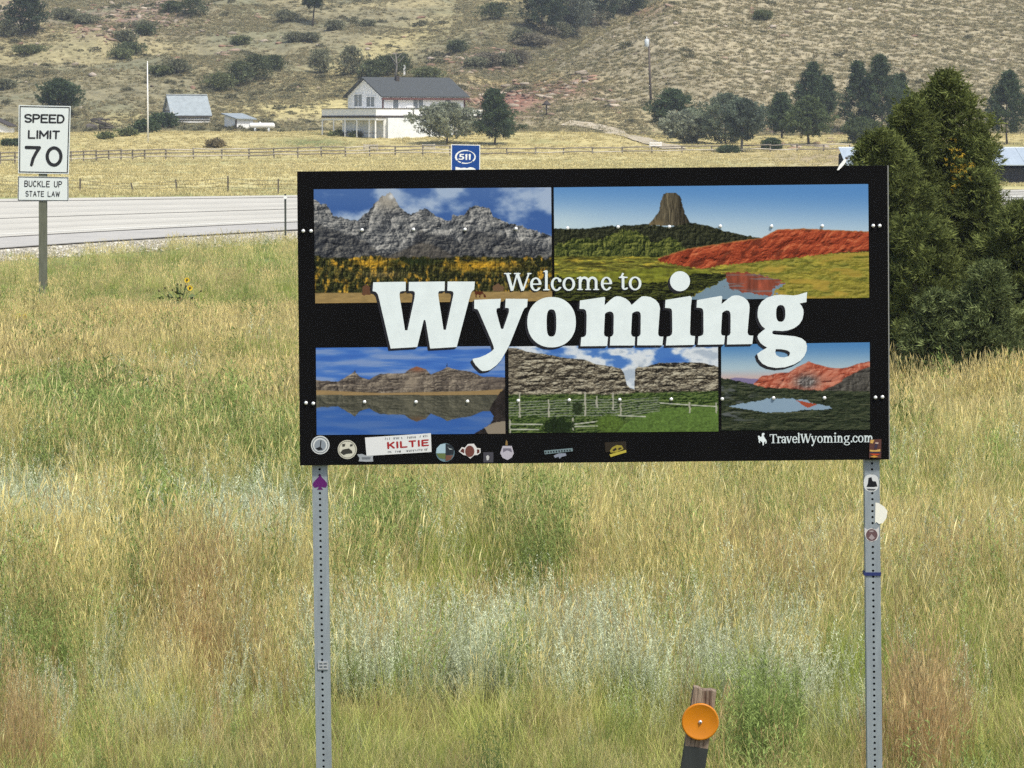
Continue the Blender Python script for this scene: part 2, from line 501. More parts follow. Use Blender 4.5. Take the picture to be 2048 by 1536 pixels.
def scatter(name, coll, count, pts, scl, label, cat, tilt=0.08, rng=RNG, zrot=None):
    pts = np.asarray(pts, np.float32)
    n = len(pts)
    m = bpy.data.meshes.new(name)
    m.vertices.add(n); m.vertices.foreach_set('co', pts.ravel())
    a = m.attributes.new('pick', 'INT', 'POINT'); a.data.foreach_set('value', rng.integers(0, count, n).astype(np.int32))
    rot = np.stack([rng.normal(0, tilt, n), rng.normal(0, tilt, n), rng.random(n) * 6.283 if zrot is None else zrot], -1).astype(np.float32)
    a = m.attributes.new('turn', 'FLOAT_VECTOR', 'POINT'); a.data.foreach_set('vector', rot.ravel())
    s = np.asarray(scl, np.float32)
    if s.ndim == 1: s = np.stack([s, s, s], -1)
    a = m.attributes.new('size', 'FLOAT_VECTOR', 'POINT'); a.data.foreach_set('vector', s.astype(np.float32).ravel())
    o = link(name, m)
    g = bpy.data.node_groups.new(name + '_nodes', 'GeometryNodeTree')
    g.interface.new_socket('Geometry', in_out='INPUT', socket_type='NodeSocketGeometry')
    g.interface.new_socket('Geometry', in_out='OUTPUT', socket_type='NodeSocketGeometry')
    gi, go = g.nodes.new('NodeGroupInput'), g.nodes.new('NodeGroupOutput')
    ip = g.nodes.new('GeometryNodeInstanceOnPoints'); ci = g.nodes.new('GeometryNodeCollectionInfo')
    ci.inputs['Collection'].default_value = coll
    ci.inputs['Separate Children'].default_value = True; ci.inputs['Reset Children'].default_value = True
    ip.inputs['Pick Instance'].default_value = True
    def attr(nm, ty):
        k = g.nodes.new('GeometryNodeInputNamedAttribute'); k.data_type = ty; k.inputs['Name'].default_value = nm
        return k.outputs['Attribute']
    L = g.links.new
    L(gi.outputs[0], ip.inputs['Points']); L(ci.outputs[0], ip.inputs['Instance'])
    L(attr('pick', 'INT'), ip.inputs['Instance Index'])
    L(attr('turn', 'FLOAT_VECTOR'), ip.inputs['Rotation']); L(attr('size', 'FLOAT_VECTOR'), ip.inputs['Scale'])
    L(ip.outputs[0], go.inputs[0])
    o.modifiers.new('plants', 'NODES').node_group = g
    return tag(o, label, cat, kind='stuff')

def mk(count, seed, **k):
    return [blades(np.random.default_rng(seed + i), **k) for i in range(count)]
STRAW0, STRAW1 = (0.29, 0.32, 0.08), (0.69, 0.63, 0.275)
KINDS = {  # root colours c0 also darkened to suggest shade deep in the grass
 'dry_grass': dict(near=dict(n=54, h=(0.20, 0.58), spread=0.14, w=0.0026, lean=0.26, c0=STRAW0, c1=STRAW1, head=(0.07, 0.0021, (0.68, 0.585, 0.27)), seg=3),
                   far=dict(n=38, h=(0.22, 0.52), spread=0.20, w=0.006, lean=0.22, c0=STRAW0, c1=STRAW1, head=(0.075, 0.0048, (0.67, 0.565, 0.28)), seg=2)),
 'green_grass': dict(near=dict(n=56, h=(0.14, 0.44), spread=0.14, w=0.0032, lean=0.32, c0=(0.152, 0.211, 0.036), c1=(0.454, 0.513, 0.135)),
                     far=dict(n=44, h=(0.16, 0.40), spread=0.20, w=0.0075, lean=0.28, c0=(0.171, 0.230, 0.045), c1=(0.432, 0.491, 0.135), seg=2)),
 'silver_sage': dict(near=dict(n=12, h=(0.22, 0.54), spread=0.11, w=0.0028, lean=0.16, c0=(0.225, 0.253, 0.126), c1=(0.50, 0.53, 0.34), leaves=60, leafc=(0.54, 0.575, 0.40), leafl=0.030, leafw=0.0045),
                     far=dict(n=10, h=(0.25, 0.52), spread=0.13, w=0.005, lean=0.16, c0=(0.225, 0.253, 0.126), c1=(0.50, 0.53, 0.34), leaves=32, leafc=(0.54, 0.575, 0.40), leafl=0.045, leafw=0.010)),
 'russet_grass': dict(near=dict(n=38, h=(0.22, 0.58), spread=0.10, w=0.003, lean=0.14, c0=(0.261, 0.171, 0.062), c1=(0.56, 0.38, 0.19), head=(0.05, 0.0025, (0.55, 0.43, 0.22))),
                      far=dict(n=26, h=(0.22, 0.54), spread=0.14, w=0.006, lean=0.14, c0=(0.261, 0.171, 0.062), c1=(0.562, 0.432, 0.194), seg=2)),
 'green_weeds': dict(near=dict(n=15, h=(0.30, 0.66), spread=0.13, w=0.004, lean=0.10, c0=(0.117, 0.149, 0.036), c1=(0.248, 0.313, 0.092), leaves=26, leafc=(0.232, 0.297, 0.092), leafl=0.05, leafw=0.0065),
                     far=dict(n=15, h=(0.30, 0.62), spread=0.17, w=0.007, lean=0.10, c0=(0.117, 0.149, 0.036), c1=(0.248, 0.313, 0.092), leaves=16, leafc=(0.232, 0.297, 0.092), leafl=0.07, leafw=0.012)),
 'short_grass': dict(near=dict(n=72, h=(0.07, 0.24), spread=0.15, w=0.003, lean=0.45, c0=(0.234, 0.279, 0.062), c1=(0.594, 0.605, 0.194)),
                     far=dict(n=48, h=(0.08, 0.24), spread=0.2, w=0.0075, lean=0.45, c0=(0.216, 0.261, 0.062), c1=(0.518, 0.540, 0.173), seg=2)),
}
STALKS = dict(n=4, h=(0.5, 0.85), spread=0.25, w=0.0036, lean=0.6, c0=(0.46, 0.45, 0.16), c1=(0.76, 0.70, 0.36), seg=7, head=(0.10, 0.0026, (0.76, 0.68, 0.36)))
NAMES = list(KINDS)
# (u, v, half width, half height, kind, weight): where the photo shows patches of one plant
PATCH = [(190, 880, 150, 75, 4, 2.08), (500, 900, 110, 60, 4, 1.12), (330, 1075, 45, 60, 4, 1.60), (60, 1050, 109.25, 55, 2, 5.39), (490, 1060, 109.25, 60, 2, 5.39), (370, 1010, 60, 50, 1, 2.00),
 (420, 1260, 75, 70, 3, 1.26), (560, 1340, 35, 50, 3, 0.84), (60, 1280, 100, 55, 4, 1.28), (120, 1348, 90, 22.96, 2, 1.35), (320, 1368, 120, 26.24, 2, 1.59), (40, 1410, 60, 60, 3, 0.72), (250, 1308, 90, 41, 2, 0.49),
 (770, 1080, 60, 60, 4, 1.92), (900, 1135, 100, 40, 1, 3.40), (1090, 1085, 35, 35, 4, 1.92), (700, 1020, 50, 50, 4, 0.64), (730, 1278, 60, 45.1, 2, 3.06), (900, 1263, 120, 42.64, 2, 3.06), (1150, 1243, 130, 49.2, 2, 3.06),
 (1400, 1273, 130, 49.2, 2, 2.45), (1560, 1308, 75, 41, 2, 2.20), (1660, 1363, 60, 24.6, 2, 1.10), (960, 1195, 30, 40, 3, 0.63), (1600, 1130, 130, 50, 3, 0.42), (1930, 1140, 70, 80, 3, 0.50), (1850, 1405, 50, 80, 3, 5.25),
 (1530, 1420, 38, 50, 4, 2.60), (950, 1490, 160, 60, 1, 1.50), (1990, 1490, 70, 50, 1, 2.50), (1850, 1260, 130, 90, 1, 1.30), (560, 690, 60, 40, 1, 1.80), (300, 700, 90, 40, 1, 0.90), (700, 1420, 60, 80, 1, 1.20),
 (1620, 1060, 60, 50, 1, 1.00), (480, 780, 100, 30, 1, 0.60)]
def species(X, Y):
    u, v = px(X, Y, 0.28)
    n = fbm(X / 2.6, Y / 2.6, 3, 1) - 0.5; n2 = fbm(X / 1.1, Y / 1.1, 2, 4) - 0.5; n4 = fbm(X / .38, Y / .45, 2, 3) - 0.5
    W = np.zeros((6, len(X)))
    t = np.array([0, 612, 628, 760, 880, 1080, 1310, 1345, 1700])
    tab = {0: [.14, .14, .88, .80, .50, .40, .36, .10, .06], 1: [.5, .5, .10, .18, .36, .42, .36, .26, .20], 2: [0, 0, 0, .01, .05, .08, .10, .03, .02],
           3: [0, 0, .03, .03, .03, .04, .05, .04, .03], 4: [.04, .04, .01, .03, .06, .06, .05, .02, .02], 5: [.5, .5, .04, .05, .06, .10, .22, .75, .85]}
    vv = v + n * np.interp(v, [560, 700], [26, 70]) + np.interp(v, [560, 700], [8, 18]) * np.sin(u / 120) + 24 * smooth(250, 600, u) * (v < 640)
    for k in range(6): W[k] = np.interp(vv, t, tab[k])
    W[1] *= 1 + 3.2 * n; W[0] *= 1 - 1.4 * n; W[2] *= 1 + 4 * n2; W[3] *= 1 + 5 * n2
    W = np.maximum(W, 0)
    for (cu, cv, su, sv, k, w) in PATCH:
        b = np.exp(-np.maximum(((u - cu) / su) ** 2 + ((v - cv) / sv) ** 2 + n2 * 3.0 + n4 * 3.4, 0) ** 1.0) * w * (1 + 2 * n4)
        W[k] += b
        for j in range(6):
            if j != k: W[j] *= 1 - 0.7 * np.clip(b / 3, 0, 1)
    W /= W.sum(0)
    r = RNG.random(len(X)); cs = np.cumsum(W, 0)
    return (r[None, :] > cs).sum(0).clip(0, 5)

def field(y0, y1, dens):
    n = int(dens * (0.209 * (y1 ** 2 - y0 ** 2) + 3 * (y1 - y0)))
    Y = np.sqrt(RNG.random(n) * (y1 ** 2 - y0 ** 2) + y0 ** 2)
    X = (RNG.random(n) * 2 - 1) * (0.209 * Y + 1.5)
    return X, Y
SRC = {k: {l: source_collection('%s_%s' % (k, l), mk(6, 50 * i + (9 if l == 'far' else 0), **KINDS[k][l]) + (mk(1, 777, **STALKS) if (k, l) in (('dry_grass', 'near'), ('green_grass', 'near')) else []) + (mk(5, 800, **dict(KINDS[k][l], c0=(0.26, 0.24, 0.08), c1=(0.64, 0.56, 0.26))) + mk(2, 820, **dict(KINDS[k][l], c0=(0.14, 0.19, 0.05), c1=(0.34, 0.41, 0.13))) if k == 'short_grass' else [])) for l in ('near', 'far')} for i, k in enumerate(NAMES)}
LABELS = {'dry_grass': 'tall straw-coloured grass with feathery seed heads filling the roadside meadow', 'green_grass': 'soft green grass growing among the straw in the meadow',
 'silver_sage': 'pale silver-green sagewort growing in bands through the meadow', 'russet_grass': 'russet brown grass stems standing in patches of the meadow',
 'green_weeds': 'dark green leafy weeds standing in the meadow grass', 'short_grass': 'short yellow-green grass along the foot of the meadow'}
PTS = {k: {'near': [], 'far': []} for k in NAMES}
for (y0, y1, d, lod) in ((13.2, 32, 72, 'near'), (32, 62, 30, 'far'), (62, 96, 16, 'far')):
    X, Y = field(y0, y1, d)
    u, v = px(X, Y, 0.0)
    rn = road_v(u)[1]
    keep = v > rn + 20 + 30 * (fbm(X / 1.5, Y / 1.5, 2, 3) - 0.35)
    keep &= (Y < 21) | (RNG.random(len(X)) < 0.55 + 1.4 * smooth(.28, .5, fbm(X / .9, Y / .9, 2, 7)))
    X, Y = X[keep], Y[keep]
    k = species(X, Y)
    for i, nm in enumerate(NAMES):
        s = k == i
        PTS[nm][lod].append(np.stack([X[s], Y[s], H(X[s], Y[s]) - 0.01], -1))
for nm in NAMES:
    for lod in ('near', 'far'):
        p = np.concatenate(PTS[nm][lod]) if PTS[nm][lod] else np.zeros((0, 3))
        if not len(p): continue
        big = fbm(p[:, 0] / 2.0, p[:, 1] / 2.0, 2, 6)
        sc = (0.5 + 1.0 * big) * (0.85 + 0.3 * RNG.random(len(p)))
        if lod == 'far': sc = sc * np.interp(p[:, 1], [32, 90], [1.0, 1.15])
        if nm in ('dry_grass', 'green_grass', 'russet_grass'): sc = sc * np.interp(p[:, 1], [40, 55], [1.0, 0.72])
        if nm == 'silver_sage': sc = sc * (0.7 + 0.45 * RNG.random(len(p)))
        if nm != 'short_grass':
            vm = px(p[:, 0], p[:, 1], 0.28)[1]
            sc = sc * np.interp(vm, [1325, 1375], [1.0, 0.9 if nm in ('green_weeds', 'russet_grass') else 0.55])
        if nm in ('green_grass', 'short_grass'):
            sc = sc * np.interp(p[:, 1], [58, 66, 80], [1, 0.55, 0.42])
        if nm == 'green_weeds': sc = sc * np.interp(p[:, 1], [56, 66], [1, 0.45])
        if nm == 'short_grass' and lod == 'near':
            X, Y = field(13.2, 19.5, 48); vm = px(X, Y, 0.28)[1]; X, Y = X[vm > 1320], Y[vm > 1320]
            p = np.concatenate([p, np.stack([X, Y, H(X, Y) - .01], -1)]); sc = np.concatenate([sc, 0.45 + 1.0 * RNG.random(len(X)) ** 2])
        c, n = SRC[nm][lod]
        scatter(nm, c, n, p, sc, LABELS[nm] + (' by the sign posts' if lod == 'near' else ' further back'), 'grass')

# hay stubble on the far meadow, tufts on the hills
def tufts(seed, n, h, r, c0, c1, w):
    return blades(np.random.default_rng(seed), n=n, h=h, spread=r, w=w, lean=0.7, c0=c0, c1=c1, seg=2, cvar=0.3)
hay, nh = source_collection('hay', [tufts(900 + i, 26, (0.10, 0.28), 0.45, (0.42, 0.36, 0.17), (0.66, 0.57, 0.305), 0.05) for i in range(4)])
n = 34000
Y = np.sqrt(RNG.random(n) * (362 ** 2 - 158 ** 2) + 158 ** 2); X = (RNG.random(n) * 2 - 1) * (0.19 * Y)
u, v = px(X, Y, H(X, Y))
ok = (v < road_v(u)[0] - 1.5) & (RNG.random(n) < 0.35 + 1.3 * smooth(0.4, 0.62, fbm(X / 7, Y / 7, 3, 3)))
scatter('hay_meadow', hay, nh, np.stack([X, Y, H(X, Y)], -1)[ok], 0.4 + 0.5 * RNG.random(ok.sum()), 'pale mown hay grass covering the meadow beyond the highway', 'grass')
hillg, nhg = source_collection('hill_tuft', [tufts(950 + i, 24, (0.10, 0.30), 0.30, (0.20, 0.17, 0.095), (0.43, 0.365, 0.205), 0.06) for i in range(4)] +
                               [tufts(960 + i, 26, (0.12, 0.34), 0.34, (0.155, 0.145, 0.085), (0.28, 0.258, 0.15), 0.07) for i in range(3)])
n = 210000
Y = np.sqrt(RNG.random(n) * (560 ** 2 - 364 ** 2) + 364 ** 2); X = (RNG.random(n) * 2 - 1) * (0.17 * Y)
Z = H(X, Y); u, v = px(X, Y, Z)
ok = (v > -160) & (RNG.random(n) < np.where(X > -8, 0.75, 0.12 + 0.95 * smooth(.38, .62, fbm(X / 9, Y / 12, 4, 2)))) & (blob(u, v, 1010, 205, 75, 26) < 0.5)
scatter('hill_grass', hillg, nhg, np.stack([X, Y, Z - 0.03], -1)[ok], np.stack([(0.45 + 0.65 * RNG.random(ok.sum())) * np.where(X[ok] > -8, 1.35, 1.1), 0.45 + 0.6 * RNG.random(ok.sum()), 0.45 + 0.7 * RNG.random(ok.sum())], -1), 'small tufts of dry bunchgrass dotting the hillsides', 'grass', tilt=0.15, zrot=RNG.normal(0, .35, ok.sum()))

# stones on the hill
def rock(seed, sq=0.6):
    r = np.random.default_rng(seed)
    import bmesh
    bm = bmesh.new(); bmesh.ops.create_icosphere(bm, subdivisions=1, radius=0.5)
    V = np.array([v.co[:] for v in bm.verts]); F = np.array([[v.index for v in f.verts] for f in bm.faces]); bm.free()
    V = V * (0.75 + 0.5 * r.random((len(V), 1))) * np.array([1.2, 0.9, sq])
    return V, F
def rock_src(name, cols, m):
    c = bpy.data.collections.new(name)
    for i, cc in enumerate(cols):
        V, F = rock(300 + i)
        o = bpy.data.objects.new('%s_%02d' % (name, i), mesh_np(name, V, F, np.tile(np.array(cc), (len(V), 1)) * (0.8 + 0.4 * RNG.random((len(V), 1)))))
        o.data.materials.append(m); c.objects.link(o)
    return c, len(cols)
STONE = leaf_mat('hill_stone', 0.0, 0.3)
rsrc, nr = rock_src('hill_stone', [(0.27, 0.195, 0.145), (0.22, 0.14, 0.10), (0.33, 0.275, 0.21), (0.17, 0.13, 0.10), (0.25, 0.155, 0.11)], STONE)
n = 60000
Y = np.sqrt(RNG.random(n) * (540 ** 2 - 366 ** 2) + 366 ** 2); X = (RNG.random(n) * 2 - 1) * (0.17 * Y)
Z = H(X, Y); u, v = px(X, Y, Z)
p = 0.004 + 0.75 * np.clip(blob(u, v, 1010, 205, 80, 26) + blob(u, v, 1115, 180, 70, 14), 0, 1) + 0.45 * np.clip(blob(u, v, 240, 50, 110, 24) + blob(u, v, 20, 40, 60, 40) + blob(u, v, 330, 12, 60, 26) + blob(u, v, 960, 125, 100, 25) * 0.5, 0, 1) + 0.3 * blob(u, v, 1640, 275, 180, 14)
ok = RNG.random(n) < p
sz = 0.25 + 0.75 * RNG.random(ok.sum()) ** 3
pts, big = [], []
for (u0, v0, u1, v1, k) in ((140, 62, 260, 70, 26), (170, 44, 330, 46, 34), (215, 28, 345, 22, 26), (0, 30, 60, 26, 14), (0, 62, 40, 50, 10), (290, 12, 350, 4, 14), (1110, 150, 1190, 158, 20), (960, 190, 1060, 168, 26), (1080, 200, 1150, 178, 20), (1180, 196, 1240, 216, 14), (1230, 16, 1290, 8, 14), (890, 120, 1010, 96, 24), (900, 145, 1000, 128, 22), (430, 108, 480, 100, 12), (1500, 292, 1700, 288, 26)):
    for j in range(k):
        t = RNG.random(); q = hit(u0 + (u1 - u0) * t, v0 + (v1 - v0) * t + RNG.normal() * 6)
        pts.append(q); s = 0.35 + RNG.random() ** 2 * 0.7; big.append((s * 1.8, s * 1.1, s * 0.8))
scatter('rock_ledges', rsrc, nr, np.array(pts), np.array(big), 'low bands of reddish rock ledge breaking through the hillside', 'rock', tilt=0.12, zrot=RNG.normal(0, .3, len(pts)))
scatter('hill_stones', rsrc, nr, np.stack([X, Y, Z], -1)[ok], np.stack([sz * 1.5, sz, sz], -1), 'reddish and pale stones strewn over the rocky parts of the hill', 'stones', tilt=0.3)
n = 5000
uu = RNG.random(n) * 900 - 150; vv = road_frac(1.0)(uu) + 4 + RNG.random(n) ** 1.5 * 22
q = np.array([flat(a, b) for a, b in zip(uu, vv)]); q[:, 2] = 0.04
gsrc, ng = rock_src('verge_stone', [(0.42, 0.39, 0.32), (0.33, 0.305, 0.25), (0.50, 0.47, 0.40)], STONE)
scatter('verge_gravel', gsrc, ng, q, 0.03 + 0.09 * RNG.random(n) ** 3, 'loose pale gravel along the edge of the highway', 'gravel', tilt=0.5)

# ------------------------------------------------------------------ lettering tools
def ms_fill(fn, x0, x1, y0, y1, n=44):
    "mesh of the region where fn(x, y) > 0 (marching squares)"
    st = max(x1 - x0, y1 - y0) / n
    xs_ = np.arange(x0, x1 + st, st); ys_ = np.arange(y0, y1 + st, st)
    X, Y = np.meshgrid(xs_, ys_)
    f = fn(X, Y)
    V, F = [], []
    ny, nx = X.shape
    for j in range(ny - 1):
        for i in range(nx - 1):
            c = [(X[j, i], Y[j, i], f[j, i]), (X[j, i + 1], Y[j, i + 1], f[j, i + 1]), (X[j + 1, i + 1], Y[j + 1, i + 1], f[j + 1, i + 1]), (X[j + 1, i], Y[j + 1, i], f[j + 1, i])]
            if max(q[2] for q in c) <= 0: continue
            pl = []
            for a in range(4):
                p, q = c[a], c[(a + 1) % 4]
                if p[2] > 0: pl.append((p[0], p[1]))
                if (p[2] > 0) != (q[2] > 0):
                    t = p[2] / (p[2] - q[2]); pl.append((p[0] + (q[0] - p[0]) * t, p[1] + (q[1] - p[1]) * t))
            if len(pl) > 2:
                F.append(tuple(range(len(V), len(V) + len(pl)))); V += pl
    return V, F
def ell(x, y, cx, cy, rx, ry): return (1 - np.sqrt(((x - cx) / rx) ** 2 + ((y - cy) / ry) ** 2)) * min(rx, ry)
def rect(x, y, a, b, c, d): return np.minimum((c - a) / 2 - np.abs(x - (a + c) / 2), (d - b) / 2 - np.abs(y - (b + d) / 2))
def seg(x, y, x0, y0, x1, y1, w):
    L = math.hypot(x1 - x0, y1 - y0); dx, dy = (x1 - x0) / L, (y1 - y0) / L
    a = (x - x0) * dx + (y - y0) * dy; b = -(x - x0) * dy + (y - y0) * dx
    return np.minimum(w / 2 - np.abs(b), L / 2 - np.abs(a - L / 2))
U_ = lambda *a: np.maximum.reduce(a)
def ring(x, y, cx, cy, rx, ry, tx, ty): return np.minimum(ell(x, y, cx, cy, rx, ry), -ell(x, y, cx, cy, rx - tx, ry - ty))
def glyph(ch, w):
    T, t = 0.20, 0.115
    def o(x, y): return ring(x, y, w / 2, .49, w / 2, .52, T, t)
    def c(x, y): return U_(np.minimum(ring(x, y, w * .54, .49, w * .54, .52, T, t), -rect(x, y, .62 * w, .27, 3, .74)), ell(x, y, w * .86, .76, .13, .13))
    def e(x, y): return U_(np.minimum(ring(x, y, w / 2, .49, w / 2, .52, T, t), -rect(x, y, .45 * w, .24, 3, .46)), rect(x, y, .14, .45, w - .06, .55))
    def l(x, y): return U_(rect(x, y, w * .5 - T / 2, 0, w * .5 + T / 2, 1.5), rect(x, y, 0, 0, w, .085), seg(x, y, 0.02, 1.40, w * .55, 1.5, .1))
    def i(x, y): return U_(rect(x, y, w * .5 - T / 2, 0, w * .5 + T / 2, 1.0), rect(x, y, 0, 0, w, .085), seg(x, y, 0.0, .9, w * .55, 1.0, .1), ell(x, y, w * .5, 1.36, .14, .14))
    def nm(k):
        def f(x, y):
            sx = [T * .5 + .14 + (w - .28 - T) * q / (k - 1) for q in range(k)]
            r = seg(x, y, 0, .88, sx[0] + .08, 1.0, .1)
            for q in range(k):
                r = U_(r, rect(x, y, sx[q] - T / 2, 0, sx[q] + T / 2, .99 if q == 0 else .66), rect(x, y, sx[q] - .22, 0, sx[q] + .22, .085))
                if q:
                    a, b = sx[q - 1], sx[q]
                    r = U_(r, np.minimum(ring(x, y, (a + b) / 2 + .02, .62, (b - a) / 2 + T / 2 - .02, .40, T, .17), y - .6))
            return r
        return f
    def r_(x, y): return U_(rect(x, y, .14, 0, .14 + T, .99), rect(x, y, 0, 0, .55, .085), seg(x, y, 0, .88, .3, 1.0, .1), np.minimum(ring(x, y, w * .72, .66, w * .5, .36, .15, .16), np.minimum(y - .72, w - x)), ell(x, y, w * .88, .86, .12, .12))
    def a(x, y): return U_(ring(x, y, w * .42, .28, w * .42, .30, T * .9, t), rect(x, y, w * .66, .05, w * .66 + T, .72), np.minimum(ring(x, y, w * .46, .66, w * .46, .35, T * .9, .13), y - .66), rect(x, y, w * .66, 0, w * 1.02, .1))
    def v(x, y): return U_(seg(x, y, w * .17, 1, w * .5, 0.0, .21), seg(x, y, w * .85, 1, w * .52, 0.0, .12), rect(x, y, 0, .915, w * .4, 1.0), rect(x, y, w * .66, .915, w, 1.0))
    def yy(x, y): return U_(v(x, y), seg(x, y, w * .54, .05, w * .32, -.40, .12), ell(x, y, w * .26, -.38, .14, .13))
    def W(x, y):
        r = U_(rect(x, y, 0, 1.25, w * .26, 1.34), rect(x, y, w * .84, 1.25, w, 1.34), rect(x, y, w * .36, 1.25, w * .6, 1.34))
        for (p, q, b, s) in ((.12, .30, 0, .22), (.48, .31, 0, .12), (.48, .68, 0, .22), (.91, .69, 0, .12)): r = U_(r, seg(x, y, w * p, 1.34, w * q, b, s))
        return r
    def t_(x, y): return U_(rect(x, y, w * .3, .14, w * .3 + T, 1.02), seg(x, y, w * .3 + T * .6, 1.26, w * .3 - .04, .96, .14), rect(x, y, 0, .88, w * .95, .985), np.minimum(ring(x, y, w * .66, .2, w * .66 - w * .3, .215, T * .75, .12), .16 - y))
    def T_(x, y): return U_(rect(x, y, 0, 1.23, w, 1.34), rect(x, y, w / 2 - .11, 0, w / 2 + .11, 1.3), rect(x, y, w * .24, 0, w * .76, .085), rect(x, y, 0, 1.0, .09, 1.3), rect(x, y, w - .09, 1.0, w, 1.3))
    def g(x, y): return U_(ring(x, y, w * .44, .64, w * .42, .37, T * .9, t), ring(x, y, w * .5, -.16, w * .5, .28, T * .8, t), seg(x, y, w * .25, .3, w * .3, .06, .14), seg(x, y, w * .62, .9, w, .99, .12))
    def dot(x, y): return ell(x, y, w / 2, .12, .14, .14)
    return {'o': o, 'c': c, 'e': e, 'l': l, 'i': i, 'm': nm(3), 'n': nm(2), 'r': r_, 'a': a, 'v': v, 'y': yy, 'W': W, 't': t_, 'T': T_, 'g': g, '.': dot}[ch]
def serif_mesh(mb, ch, u0, u1, base, xh, Y):
    w = (u1 - u0) / xh
    V, F = ms_fill(glyph(ch, w), -0.1, w + 0.12, -0.6, 1.65, 60)
    mb.add([P(u0 + a * xh, base - b * xh, Y) for a, b in V], F)

def arc(cx, cy, rx, ry, a0, a1, n=10):
    return [(cx + rx * math.cos(math.radians(a0 + (a1 - a0) * k / n)), cy + ry * math.sin(math.radians(a0 + (a1 - a0) * k / n))) for k in range(n + 1)]
ROADFONT = {   # strokes in a unit box
 'S': [arc(.5, .75, .5, .25, 25, 180) + arc(.5, .75, .5, .25, 190, 268)[1:] + arc(.5, .25, .5, .25, 88, -150)],
 'P': [[(0, 0), (0, 1), (.5, 1)] + arc(.6, .74, .4, .26, 90, -90) + [(0, .48)]], 'E': [[(1, 0), (0, 0), (0, 1), (1, 1)], [(0, .52), (.85, .52)]],
 'D': [[(0, 0), (0, 1), (.45, 1)] + arc(.45, .5, .55, .5, 90, -90) + [(0, 0)]], 'L': [[(0, 1), (0, 0), (1, 0)]], 'I': [[(.5, 0), (.5, 1)]], 'T': [[(0, 1), (1, 1)], [(.5, 1), (.5, 0)]],
 'M': [[(0, 0), (0, 1), (.5, .3), (1, 1), (1, 0)]], '7': [[(0, 1), (1, 1), (.75, .7), (.52, .35), (.4, 0)]], '0': [arc(.5, .5, .5, .5, 0, 360, 26)],
 'B': [[(0, 0), (0, 1), (.5, 1)] + arc(.6, .76, .36, .24, 90, -90) + [(0, .52)], [(.5, .52)] + arc(.6, .26, .4, .26, 90, -90) + [(0, 0)]], 'U': [[(0, 1), (0, .3)] + arc(.5, .3, .5, .3, 180, 360) + [(1, 1)]],
 'C': [arc(.5, .5, .5, .5, 45, 315, 20)], 'K': [[(0, 0), (0, 1)], [(1, 1), (0, .38)], [(.35, .58), (1, 0)]], 'A': [[(0, 0), (.5, 1), (1, 0)], [(.2, .34), (.8, .34)]], 'W': [[(0, 1), (.25, 0), (.5, .9), (.75, 0), (1, 1)]],
}
WIDTHS = {'I': .12, 'M': .95, 'W': 1.05, '0': .8, '7': .8, 'A': .85, ' ': .5}
def road_text(txt, quad, Y, t, m, root, parent, name='lettering', gap=.26, asp=1.0):
    "highway lettering: round-ended strokes, one mesh for each character"
    ws = [WIDTHS.get(c, .72) * asp for c in txt]; tot = sum(ws) + gap * (len(txt) - 1); q = [np.array(p, float) for p in quad]; x0 = 0
    for c, w in zip(txt, ws):
        if c != ' ':
            S = [[(x0 + a * w, b) for a, b in l] for l in ROADFONT[c]]
            def fn(X, Y_):
                d = np.full(X.shape, 9.0)
                for l in S:
                    for (a, b), (e, f) in zip(l[:-1], l[1:]):
                        dx, dy = e - a, f - b; L2 = dx * dx + dy * dy + 1e-12; k = np.clip(((X - a) * dx + (Y_ - b) * dy) / L2, 0, 1)
                        d = np.minimum(d, np.hypot(X - a - k * dx, Y_ - b - k * dy))
                return t / 2 - d
            V, F = ms_fill(fn, x0 - t, x0 + w + t, -t, 1 + t, 34)
            mb = MB(); pts = []
            for a, b in V:
                a = (a + t / 2) / (tot + t); b = (b + t / 2) / (1 + t)
                p = (q[0] * (1 - a) + q[1] * a) * (1 - b) + (q[3] * (1 - a) + q[2] * a) * b
                pts.append(P(p[0], p[1], Y))
            mb.add(pts, F); part(mb, name, m, root, parent)
        x0 += w + gap

def text_mesh(txt, bold=0.0):
    c = bpy.data.curves.new('lettering', 'FONT')
    c.body = txt; c.size = 1.0; c.offset = bold; c.resolution_u = 4
    o = bpy.data.objects.new('lettering', c); COL.objects.link(o)
    dg = bpy.context.evaluated_depsgraph_get()
    m = bpy.data.meshes.new_from_object(o.evaluated_get(dg))
    V = np.array([v.co[:2] for v in m.vertices]); F = [tuple(p.vertices) for p in m.polygons]
    bpy.data.objects.remove(o); bpy.data.curves.remove(c); bpy.data.meshes.remove(m)
    V = (V - V.min(0)) / (V.max(0) - V.min(0))
    return V, F
def text_part(txt, quad, Y, name, m, root, parent=None, bold=0.0):
    "sans lettering fitted to a quad of photo pixels: bottom-left, bottom-right, top-right, top-left"
    V, F = text_mesh(txt, bold); q = [np.array(p, float) for p in quad]
    mb = MB(); pts = []
    for a, b in V:
        p = (q[0] * (1 - a) + q[1] * a) * (1 - b) + (q[3] * (1 - a) + q[2] * a) * b
        pts.append(P(p[0], p[1], Y))
    mb.add(pts, F)
    return part(mb, name, m, root, parent)

